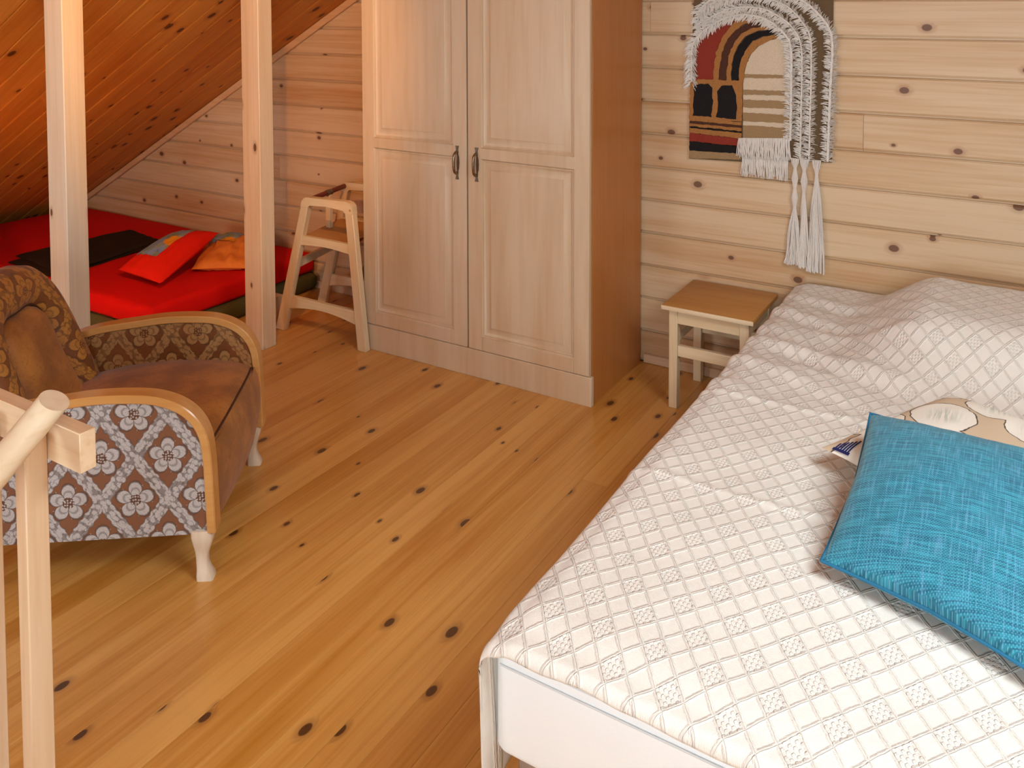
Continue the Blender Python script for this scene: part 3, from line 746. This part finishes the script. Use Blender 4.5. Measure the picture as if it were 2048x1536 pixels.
def arm(v0, v1):
    bm = B(); rings = []
    for i, p in enumerate(arm_path):
        t = (arm_path[min(i+1, len(arm_path)-1)]-arm_path[max(i-1, 0)]).normalized(); n = Vector((-t.z, 0, t.x)); h = 0.0125
        if n.z < 0 and i < 20: n = -n
        ring = []
        for (a, vv) in ((-1, v0+0.003), (-0.75, v0), (0.75, v0), (1, v0+0.003), (1, v1-0.003), (0.75, v1), (-0.75, v1), (-1, v1-0.003)):
            q = p+n*h*a; ring.append((q.x, vv, q.z))
        rings.append(ring)
    loft(bm, rings); return bm
inner = []
for i, p in enumerate(arm_path):
    t = (arm_path[min(i+1, len(arm_path)-1)]-arm_path[max(i-1, 0)]).normalized(); n = Vector((-t.z, 0, t.x))
    inner.append((p.x-n.x*0.011, p.z-n.z*0.011))
for k, (v0, v1) in enumerate(((0.0, 0.056), (AWD-0.056, AWD))):
    apart('arm', arm(v0, v1), 'armwood')
    po = (v0+0.008, v0+0.030) if k == 0 else (v1-0.030, v1-0.008)
    pi = (v0+0.030, v1-0.006) if k == 0 else (v0+0.006, v1-0.030)
    poly = [(-0.64, 0.135)]+[(a, b) for a, b in inner]+[(0.012, 0.140)]
    bm = B(); prism(bm, poly, lambda a, b, d: (a, d, b), *po); apart('side_panel', bm, 'brocade')
    bm = B(); prism(bm, poly, lambda a, b, d: (a, d, b), *pi); apart('inner_arm_panel', bm, 'brocade_in')
    edge = [(a, (po[0]-0.0015) if k == 0 else (pi[0]-0.0015), b) for a, b in inner]
    bm = B(); tube(bm, edge, 0.0025, 6); apart('gimp_piping', bm, 'seam')
def cabriole(u, v, s):
    prof = [(0.150, 0.000, 0.030), (0.128, 0.002, 0.031), (0.105, 0.002, 0.026), (0.085, 0.000, 0.020), (0.065, -0.002, 0.0165), (0.045, -0.001, 0.0165), (0.028, 0.002, 0.019), (0.012, 0.006, 0.0235), (0.0, 0.008, 0.0245)]
    rings = []
    for z, d, h in prof:
        c = 0.78; r = []
        for a, b in ((-1, -c), (-c, -1), (c, -1), (1, -c), (1, c), (c, 1), (-c, 1), (-1, c)): r.append((u+s*d+a*h*(0.95), v+b*h*0.9, z))
        rings.append(r)
    bm = B(); loft(bm, rings); return bm
for u, s in ((-0.004, 1), (-0.60, -1)):
    for v in (0.028, AWD-0.028): apart('leg', cabriole(u, v, s), 'legwood', 50)
# seat: bulging block with a rolled front
def seat_f(a, b):
    # a: 0 back .. 1 front bottom (profile), b across
    prof = smooth_path([(-0.56, 0, 0.375), (-0.42, 0, 0.405), (-0.25, 0, 0.418), (-0.10, 0, 0.412), (-0.025, 0, 0.396), (0.010, 0, 0.366), (0.030, 0, 0.30), (0.030, 0, 0.22), (0.012, 0, 0.135)], 5)
    t = a*(len(prof)-1); i = min(int(t), len(prof)-2); p = prof[i].lerp(prof[i+1], t-i)
    x = 2*b-1; k = 1-abs(x)**3
    up_ = max(0.0, 1-max(0, (p.x+0.02)/0.05)) if p.z > 0.36 else 0.0
    return Vector((p.x+(0.018*k if p.x > -0.05 else 0), 0.050+b*(AWD-0.100), p.z-(0.022*(1-k))*(1 if p.z > 0.37 else 0)))
bm = B(); vs = grid(bm, 40, 24, seat_f)
for r in (0, 24):
    pass
loop = [vs[i][0] for i in range(41)]; b0 = bm.verts.new((-0.56, 0.05, 0.135)); bm.faces.new([b0]+loop[::-1])
loop2 = [vs[i][24] for i in range(41)]; b1 = bm.verts.new((-0.56, AWD-0.05, 0.135)); bm.faces.new([b1]+loop2)
bm.faces.new([b1, b0]+[vs[40][j] for j in range(25)]); bm.faces.new([b0, b1]+[vs[0][j] for j in range(24, -1, -1)])
apart('seat', bm, 'worn')
bm = B(); tube(bm, [seat_f(0.575, 0.02+0.96*k/20)+Vector((0.001, 0, 0.001)) for k in range(21)], 0.0035, 8); apart('seat_piping', bm, 'seam')
# backrest: thick rolled border round a plain inner cushion
BV0, BV1 = 0.052, AWD-0.052
def outline(t):
    """t in 0..1 around the back from near bottom over the top to far bottom -> (v, h)"""
    cv, hw = (BV0+BV1)/2, (BV1-BV0)/2
    a = math.pi*(1-t)
    x = math.cos(a); y = math.sin(a)
    v = cv+hw*(abs(x)**0.62)*(1 if x > 0 else -1)
    h = (0.47)*abs(y)**0.62
    return v, h
def back_pt(v, h, d):
    """v across, h height up the back from the seat, d thickness forward"""
    lean = 0.36
    return Vector((-0.585-lean*h+d*0.94, v, 0.355+h*0.95+d*0.33))
def back_grid(t, s):
    """s: 0 rear rim, 1 centre"""
    v, h = outline(t); cv, ch = AWD/2, 0.12
    return v, h, cv, ch
bm = B(); NT, rings = 48, []
prof = [(0.0, -0.10), (0.0, -0.05), (0.0, 0.02), (0.014, 0.06), (0.040, 0.083), (0.075, 0.092), (0.110, 0.084), (0.136, 0.064), (0.146, 0.045)]
for s, d in prof:
    ring = []
    for k in range(NT+1):
        v, h = outline(k/NT); dv, dh = (AWD/2-v), (0.16-h)
        L = math.hypot(dv, dh)
        ring.append(back_pt(v+dv/L*min(s, L*0.9), max(-0.0, h+dh/L*s) if h > 0.16 else max(0.0, h), d))
    rings.append(ring)
loft(bm, rings, cap=False, closed=False)
bm.verts.ensure_lookup_table()
n = NT+1; bm.faces.new([bm.verts[k] for k in range(n)])
apart('backrest_roll', bm, 'brocade_warm', 60)
bm = B(); rr_ = []
for s, d in ((0.144, 0.040), (0.152, 0.060), (0.168, 0.074), (0.195, 0.084), (0.225, 0.090)):
    ring = []
    for k in range(NT+1):
        v, h = outline(k/NT); dv, dh = (AWD/2-v), (0.16-h); L = math.hypot(dv, dh)
        ring.append(back_pt(v+dv/L*min(s, L*0.95), (h+dh/L*min(s, L*0.95)) if h > 0.16 else max(0.0, h), d))
    rr_.append(ring)
loft(bm, rr_, cap=False, closed=False); bm.verts.ensure_lookup_table(); n0 = len(bm.verts)-(NT+1)
bm.faces.new([bm.verts[n0+k] for k in range(NT+1)])
apart('back_cushion', bm, 'worn', 60)
bm = B(); tube(bm, rr_[0] and [p+Vector((0.012, 0, 0.006)) for p in rr_[0]], 0.004, 6); apart('back_piping', bm, 'seam')
bm = B(); box(bm, -0.66, -0.60, 0.03, AWD-0.03, 0.135, 0.50, 0.02, 3); apart('back_panel', bm, 'brocade_warm')

# ------------------------------------------------------------------ stair railing
sr = thing('stair_railing', 'pine stair railing with round handrail in front of armchair', 'railing', (-1.54, 0.85, 0))
NX0, NX1, NY0, NY1 = -1.558, -1.525, 0.824, 0.866
bm = B(); box(bm, NX0, NX1, NY0, NY1, 0, 0.880, 0.002); obj('newel_post', bm, 'railz', sr)
bm = B(); box(bm, NX0-0.158, NX1-0.158, NY0, NY1, 0, 0.880, 0.002); obj('newel_post', bm, 'railz', sr)
bm = B(); box(bm, NX0-1.05, NX1-1.05, NY0, NY1, 0, 0.880, 0.002); obj('newel_post', bm, 'railz', sr)
bm = B(); box(bm, -2.68, -1.427, 0.8665, 0.897, 0.828, 0.900, 0.0015); obj('top_beam', bm, 'rail', sr)
RXc, ra = -1.500, math.radians(38.3)
dr = Vector((0, math.cos(ra), math.sin(ra))); pe = Vector((RXc, 0.866, 0.944)); rad = 0.0265
bm = B(); cn = Vector((0.42, 0.36, 0.83)).normalized(); ring0, ring1 = [], []
e1 = Vector((1, 0, 0)); e2 = dr.cross(e1)
for k in range(28):
    o_ = (e1*math.cos(2*math.pi*k/28)+e2*math.sin(2*math.pi*k/28))*rad
    ring0.append(pe-dr*1.15+o_)
    q = pe+o_; tcut = ((pe-q).dot(cn))/dr.dot(cn); ring1.append(q+dr*tcut)
loft(bm, [ring0, ring1]); obj('handrail', bm, 'raily', sr)

# ------------------------------------------------------------------ double bed
BX0, BX1, BY0, BY1, BT = -0.845, 0.755, 1.305, 3.610, 0.492
bd = thing('bed', 'white bed with box mattress standing against the pine wall', 'bed', (-0.045, 2.45, 0))
bm = B(); soft_box(bm, BX0-0.002, BX1, BY0, BY1, 0.25, BT-0.010, 0.022, 0.006, seed=8.0); obj('mattress', bm, 'white', bd)
for zz in (0.450, 0.428):
    bm = B(); tube(bm, [(BX0+0.012, BY0-0.0035, zz+0.002), (-0.2, BY0-0.0045, zz), (BX1-0.02, BY0-0.0035, zz+0.002)], 0.0020, 8); obj('piping', bm, 'pipingw', bd)
bm = B(); box(bm, BX0+0.03, BX1-0.03, BY0+0.03, BY1-0.03, 0.205, 0.251, 0.004); obj('bed_base', bm, 'steel', bd)
for x in (BX0+0.12, BX1-0.12):
    for y in (BY0+0.15, BY1-0.12):
        bm = B(); tube(bm, [(x, y, 0), (x, y, 0.21)], [0.024, 0.030], 16); obj('leg', bm, 'birch', bd)
# bedspread
def mound(x, y):
    a = sstep(-0.60, -0.28, x+0.05*pnoise(x*3, y*3, 2)); b = sstep(2.60, 3.02, y+0.05*pnoise(x*4, y*2, 4)); c = 1-sstep(3.40, 3.64, y)
    d = 1-sstep(0.45, 0.72, x)
    return 0.158*a*b*c*d
def zsp(x, y):
    z_ = BT+0.012+mound(x, y)
    z_ += 0.008*pnoise(x*2.2, y*2.2, 1.0)+0.0035*pnoise(x*7, y*7, 3.0)
    # drag folds running from the pillow towards the left edge
    wgt = sstep(2.35, 2.75, y)*(1-sstep(3.3, 3.55, y))*(1-sstep(-0.42, -0.15, x))
    t = (y-2.95)*1.0+0.38*(x+0.5)
    z_ += wgt*0.016*(math.sin(t*34+2.2*pnoise(x*3, y*3, 7))+0.5*math.sin(t*61+x*5))*(0.35+0.65*abs(pnoise(x*4, y*4, 11)))
    for yy, am in ((1.98, 0.005), (2.50, 0.006)):                     # crease lines across
        z_ += am*math.exp(-((y-yy-0.05*pnoise(x*2, yy)-0.06*x)/0.010)**2)
    z_ -= 0.018*(1-sstep(0.0, 0.07, x-BX0))**2+0.012*(1-sstep(0.0, 0.10, y-BY0))**2
    return z_
def spread_f(a, b):
    # a across: from the hem of the left drop, over the edge, across the top
    drop, W_ = 0.30, BX1-BX0
    s = a*(drop+W_); y = BY0-0.012+(BY1-BY0+0.012)*b
    lx = BX0-0.010
    wav = 0.006*pnoise(y*2.5, 1.5)+0.003*pnoise(y*8, 2.5)
    if s > drop+0.03:
        x = lx+(s-drop); return Vector((x, y, zsp(x, y)))
    ztop = zsp(lx+0.03, y)
    if s > drop-0.03:
        q = (s-(drop-0.03))/0.06*math.pi/2
        return Vector((lx+0.03-0.034*math.cos(q)+wav*math.cos(q), y, ztop-0.034*(1-math.sin(q))))
    k = (drop-0.03-s)
    return Vector((lx-0.004+wav+k*(0.02+0.05*pnoise(y*3.0, 9.0))*0.5+0.006*math.sin(y*16)*k/0.3, y, ztop-0.034-k))
bs = thing('bedspread', 'cream matelasse bedspread with diamond relief on the bed', 'bedspread', (-0.045, 2.45, 0.5))
bm = B(); grid(bm, 190, 230, spread_f)
# short turn-down over the foot of the mattress
vs = grid(bm, 190, 8, lambda a, b: (lambda p: Vector((p.x, p.y-0.020*math.sin(b*math.pi/2)-0.002, p.z-(0.020+0.006*pnoise(p.x*4, 5.0)+0.004*pnoise(p.x*13, 6.0))*(1-math.cos(b*math.pi/2))*1.1)))(spread_f(a, 0.0)))
bmesh.ops.remove_doubles(bm, verts=bm.verts[:], dist=2.1e-3)
o = obj('cover', bm, 'spread', bs, 70)
sm = o.modifiers.new('solid', 'SOLIDIFY'); sm.thickness = 0.004; sm.offset = -1
# printed cushion, lying flat
ZB = 0.506
pf = pillow_fn([(-0.440, 2.160, 0.560), (0.055, 1.940, 0.545), (0.275, 2.415, 0.560), (-0.190, 2.615, 0.572)], 0.055, 0.03, ZB+0.008, wr=0.1, seed=12)
pr_ = thing('printed_cushion', 'white cushion with outlined leaf print under the teal cushion', 'cushion', (-0.07, 2.31, ZB))
obj('cover', pillow_bm(pf), 'leafprint', pr_)
bm = B()
for k in range(6):
    q = pillow_patch(pf, 0.05+0.012*k, 0.058+0.012*k, 0.02, 0.06+0.012*k, 0.002, 3); me = bpy.data.meshes.new('t'); q.to_mesh(me); q.free(); bm.from_mesh(me)
q = pillow_patch(pf, 0.045, 0.125, 0.008, 0.022, 0.002, 4); me = bpy.data.meshes.new('t'); q.to_mesh(me); q.free(); bm.from_mesh(me)
obj('printed_motif', bm, 'navy', pr_)['label'] = 'small navy printed motif at the corner'
# teal cushion leaning on it
tf = pillow_fn([(-0.352, 1.742, 0.540), (0.045, 1.615, 0.535), (0.13, 2.16, 0.668), (-0.332, 2.185, 0.662)], 0.072, 0.07, ZB+0.002, wr=0.05, seed=20)
tl = thing('teal_cushion', 'teal blue woven cushion on top of the bed', 'cushion', (-0.13, 1.93, ZB))
obj('cover', pillow_bm(tf, 60), 'teal', tl, 60)
bm = B(); tube(bm, pillow_edge(tf, 30), 0.0035, 6); obj('seam_piping', bm, 'tealseam', tl)

# ------------------------------------------------------------------ woven wall hanging
TY = WALL_Y-0.004
tp = thing('wall_tapestry', 'woven wall hanging of arches with white fringe and tassels', 'tapestry', (-1.02, TY, 1.0))
DY = lambda a, b, d: (a, TY-d, b)
def flat(name, poly, d0, d1, mat, wob=0.0, label=None):
    P = []
    for i in range(len(poly)):
        a = Vector((*poly[i], 0)); b = Vector((*poly[(i+1) % len(poly)], 0)); n = max(1, int((b-a).length/0.012)) if wob else 1
        for k in range(n):
            q = a.lerp(b, k/n); P.append((q.x+random.uniform(-wob, wob), q.y+random.uniform(-wob, wob)))
    bm = B(); prism(bm, P, DY, d0, d1); o = obj(name, bm, mat, tp, 30)
    if label: o['label'] = label
    return o
flat('backing', [(-1.305, 1.80), (-0.722, 1.80), (-0.718, 1.006), (-1.086, 0.990), (-1.089, 0.975), (-1.325, 0.968), (-1.322, 1.30), (-1.312, 1.60)], 0.0, 0.006, 'yarn_taupe')
bm = B(); tube(bm, [(-1.34, TY-0.004, 1.80), (-0.69, TY-0.004, 1.80)], 0.011, 12); obj('hanging_rod', bm, 'birch_x', tp)
red = [(-1.295, 1.316), (-1.297, 1.476), (-1.264, 1.513), (-1.211, 1.554), (-1.149, 1.585), (-1.109, 1.596), (-1.144, 1.555), (-1.18, 1.504), (-1.205, 1.442), (-1.215, 1.365), (-1.215, 1.319)]
och1 = [(-1.215, 1.319), (-1.215, 1.365), (-1.205, 1.442), (-1.18, 1.504), (-1.144, 1.555), (-1.109, 1.593), (-1.028, 1.591), (-1.018, 1.577), (-1.078, 1.571), (-1.128, 1.535), (-1.159, 1.494), (-1.179, 1.443), (-1.189, 1.366), (-1.194, 1.32)]
brn = [(-1.194, 1.32), (-1.189, 1.366), (-1.179, 1.443), (-1.159, 1.494), (-1.128, 1.535), (-1.078, 1.568), (-1.018, 1.574), (-0.988, 1.56), (-1.053, 1.551), (-1.093, 1.526), (-1.128, 1.485), (-1.148, 1.434), (-1.155, 1.368), (-1.157, 1.322)]
och2 = [(-1.157, 1.322), (-1.155, 1.368), (-1.148, 1.434), (-1.128, 1.485), (-1.093, 1.526), (-1.053, 1.551), (-0.988, 1.558), (-0.968, 1.547), (-1.028, 1.539), (-1.077, 1.516), (-1.113, 1.47), (-1.132, 1.419), (-1.137, 1.368), (-1.137, 1.323)]
blk = [(-1.139, 1.323), (-1.135, 1.374), (-1.13, 1.419), (-1.11, 1.47), (-1.075, 1.514), (-1.028, 1.538), (-0.968, 1.546), (-0.958, 1.528), (-1.003, 1.517), (-1.047, 1.497), (-1.077, 1.461), (-1.097, 1.41), (-1.104, 1.36), (-1.106, 1.319)]
och3 = [(-1.106, 1.317), (-1.102, 1.36), (-1.096, 1.41), (-1.074, 1.461), (-1.045, 1.497), (-1.0, 1.516), (-0.958, 1.525), (-0.934, 1.514), (-0.978, 1.5), (-1.027, 1.472), (-1.056, 1.436), (-1.076, 1.391), (-1.083, 1.35), (-1.086, 1.318)]
cream = [(-1.084, 1.075), (-1.086, 1.32), (-1.081, 1.361), (-1.071, 1.401), (-1.052, 1.442), (-1.022, 1.475), (-0.978, 1.5), (-0.934, 1.511), (-0.9, 1.485), (-0.887, 1.427), (-0.89, 1.088)]
flat('red_field', red, 0.005, 0.012, 'yarn_rust', 0.0015)
flat('ochre_band', och1, 0.005, 0.015, 'yarn_ochre', 0.0028)
flat('brown_band', brn, 0.005, 0.012, 'yarn_brown', 0.002)
flat('ochre_band', och2, 0.005, 0.015, 'yarn_ochre', 0.0028)
flat('black_band', blk, 0.005, 0.012, 'yarn_black', 0.002)
flat('ochre_band', och3, 0.005, 0.015, 'yarn_ochre', 0.0028)
flat('cream_field', cream, 0.005, 0.009, 'yarn_cream', 0.001)
for a, b in ((1.340, 1.355), (1.268, 1.288), (1.213, 1.245), (1.153, 1.189), (1.082, 1.134)):
    flat('tan_stripe', [(-1.083, a-0.002), (-0.889, a+0.004), (-0.889, b+0.002), (-1.083, b)], 0.008, 0.012, 'yarn_tan', 0.0016)
flat('ochre_block', [(-1.325, 1.145), (-1.321, 1.31), (-1.284, 1.324), (-1.086, 1.325), (-1.090, 1.150)], 0.005, 0.014, 'yarn_ochre', 0.002)
flat('black_window', [(-1.307, 1.162), (-1.302, 1.29), (-1.284, 1.303), (-1.241, 1.305), (-1.222, 1.288), (-1.217, 1.232), (-1.224, 1.16)], 0.013, 0.0155, 'yarn_black', 0.0028)
flat('black_window', [(-1.203, 1.161), (-1.192, 1.213), (-1.196, 1.274), (-1.178, 1.301), (-1.131, 1.303), (-1.118, 1.273), (-1.11, 1.218), (-1.115, 1.159)], 0.013, 0.0155, 'yarn_black', 0.0028)
SLf = [1.148, 1.138, 1.126, 1.114, 1.106, 1.084, 1.047, 1.006, 0.971]; SRf = [1.148, 1.132, 1.122, 1.108, 1.100, 1.076, 1.042, 1.011, 0.985]
for (i, j, mt, nm) in ((0, 1, 'yarn_ochre', 'ochre_stripe'), (1, 2, 'yarn_brown', 'brown_stripe'), (2, 3, 'yarn_ochre', 'ochre_stripe'), (3, 4, 'yarn_black', 'black_stripe'), (4, 5, 'yarn_ochre', 'ochre_stripe'), (5, 6, 'yarn_rust', 'rust_stripe'), (6, 7, 'yarn_black', 'black_stripe'), (7, 8, 'yarn_tan', 'tan_stripe')):
    flat(nm, [(-1.324, SLf[j]), (-1.091, SRf[j]), (-1.091, SRf[i]), (-1.324, SLf[i])], 0.005, 0.013, mt, 0.002)
# white fringe rows: tapering tufts of yarn
def tuft(V, Fc, p, d, L, r):
    d = d.normalized(); a = d.orthogonal().normalized(); b = d.cross(a); base = len(V)
    droop = Vector((0, 0, -0.25*L))
    for t, rr2 in ((0, 0.8), (0.5, 1.0), (1.0, 0.35)):
        c = p+d*L*t+droop*t*t
        for k in range(3): V.append(tuple(c+(a*math.cos(2.094*k)+b*math.sin(2.094*k))*r*rr2))
    for s in (0, 3):
        for k in range(3):
            j = (k+1) % 3; Fc.append((base+s+k, base+s+j, base+s+3+j, base+s+3+k))
    Fc.append((base+6, base+7, base+8))
def fringe(name, path, width, per_m, L, r=0.0023, herring=0.8):
    rr = random.Random(len(path)*31+int(width*1e4)); P = smooth_path([(a, 0, b) for a, b in path], 6)
    V, Fc = [], []
    for a, b in zip(P, P[1:]):
        seg = (b-a).length; t = (b-a).normalized(); nrm = Vector((t.z, 0, -t.x))
        for k in range(max(1, int(seg*per_m))):
            q = a.lerp(b, rr.random()); sd = rr.choice((-1, 1)); off = rr.uniform(0, width*0.35)
            base = Vector((q.x, TY-0.007-rr.uniform(0, 0.006), q.z))+nrm*sd*off
            d = nrm*sd*rr.uniform(0.35, 1.0)-t*herring*rr.uniform(0.2, 1.0)+Vector((0, -rr.uniform(0.15, 0.7), 0))
            tuft(V, Fc, base, d, L*rr.uniform(0.7, 1.25), r)
    bm = B(); tube(bm, [(q.x, TY-0.008, q.z) for q in P], width*0.20, 8); obj('fringe_core', bm, 'yarn_w', tp)
    me = bpy.data.meshes.new(name); inv = WM[tp.name].inverted(); me.from_pydata([tuple(inv @ Vector(v)) for v in V], [], Fc)
    o = obj(name, me, 'yarn_w', tp, world=False); o['kind'] = 'stuff'; return o
row1 = [(-1.316, 1.299), (-1.317, 1.439), (-1.301, 1.497), (-1.254, 1.544), (-1.181, 1.588), (-1.104, 1.608), (-1.028, 1.601), (-0.969, 1.577), (-0.915, 1.529), (-0.888, 1.475), (-0.884, 1.329), (-0.884, 1.182), (-0.885, 1.084)]
row2 = [(-1.296, 1.543), (-1.233, 1.595), (-1.155, 1.631), (-1.079, 1.641), (-1.004, 1.633), (-0.93, 1.597), (-0.877, 1.549), (-0.847, 1.486), (-0.841, 1.38), (-0.842, 1.234), (-0.844, 1.010)]
row3 = [(-1.302, 1.569), (-1.254, 1.626), (-1.181, 1.666), (-1.079, 1.691), (-0.98, 1.675), (-0.902, 1.641), (-0.849, 1.588), (-0.81, 1.516), (-0.804, 1.381), (-0.806, 1.187), (-0.808, 1.005)]
row4 = [(-1.297, 1.61), (-1.234, 1.671), (-1.13, 1.711), (-0.98, 1.715), (-0.859, 1.675), (-0.788, 1.622), (-0.737, 1.555), (-0.722, 1.479), (-0.728, 1.288), (-0.734, 1.009)]
fringe('fringe_row', row1, 0.030, 950, 0.026); fringe('fringe_row', row2, 0.022, 800, 0.024)
fringe('fringe_row', row3, 0.022, 800, 0.025); fringe('fringe_row', row4, 0.030, 950, 0.026)
def hang(name, x0, x1, zt, zb, n, dy, seed):
    rr = random.Random(seed); bm = B()
    for k in range(n):
        x = x0+(x1-x0)*(k+rr.random())/n; ze = zb+rr.uniform(-0.008, 0.010); yy = TY-dy-rr.uniform(0, 0.006); sx_ = rr.uniform(-0.012, 0.012)
        zt_ = zt+(x-x0)/(x1-x0)*0.016
        tube(bm, [(x, yy+0.004, zt_), (x+sx_*0.3, yy-0.004, zt_*0.6+ze*0.4), (x+sx_, yy, ze)], [0.0022, 0.0024, 0.0016], 4)
    o = obj(name, bm, 'yarn_w', tp); o['kind'] = 'stuff'; return o
hang('lower_fringe', -1.088, -0.890, 0.998, 0.918, 110, 0.006, 5); hang('upper_fringe', -1.102, -0.886, 1.078, 1.000, 120, 0.014, 9)
def tassel(xc, pin, spread, zb, seed, n=34):
    rr = random.Random(seed); bm = B(); lev = [1.012]+pin+[zb]
    for k in range(n):
        th = rr.uniform(0, 2*math.pi); rad_ = math.sqrt(rr.random()); ex_ = rr.uniform(-1, 1)*spread; pts = []
        for i, z_ in enumerate(lev[:-1]):
            w_ = 0.018 if i == 0 else 0.0045
            pts.append((xc+w_*rad_*math.cos(th), TY-0.014-w_*0.6*rad_*math.sin(th), z_))
            nz_ = lev[i+1]
            if i < len(lev)-2:
                mz = (z_+nz_)/2; pts.append((xc+0.013*rad_*math.cos(th), TY-0.016-0.010*rad_*math.sin(th), mz))
        z_ = lev[-2]
        for t in (0.25, 0.55, 0.8, 1.0):
            wv = rr.uniform(-0.005, 0.005)*t
            pts.append((xc+0.014*rad_*math.cos(th)*(1-t*0.5)+ex_*t+wv, TY-0.014-0.012*rad_*abs(math.sin(th)), z_+(zb+rr.uniform(-0.006, 0.006)*(t == 1.0)-z_)*t))
        tube(bm, smooth_path(pts, 2), 0.0024, 5)
    obj('tassel', bm, 'yarn_w', tp)
tassel(-0.862, [0.970, 0.885, 0.806], 0.030, 0.566, 1); tassel(-0.825, [0.960, 0.877], 0.026, 0.560, 2); tassel(-0.775, [0.953], 0.036, 0.548, 3, 40)
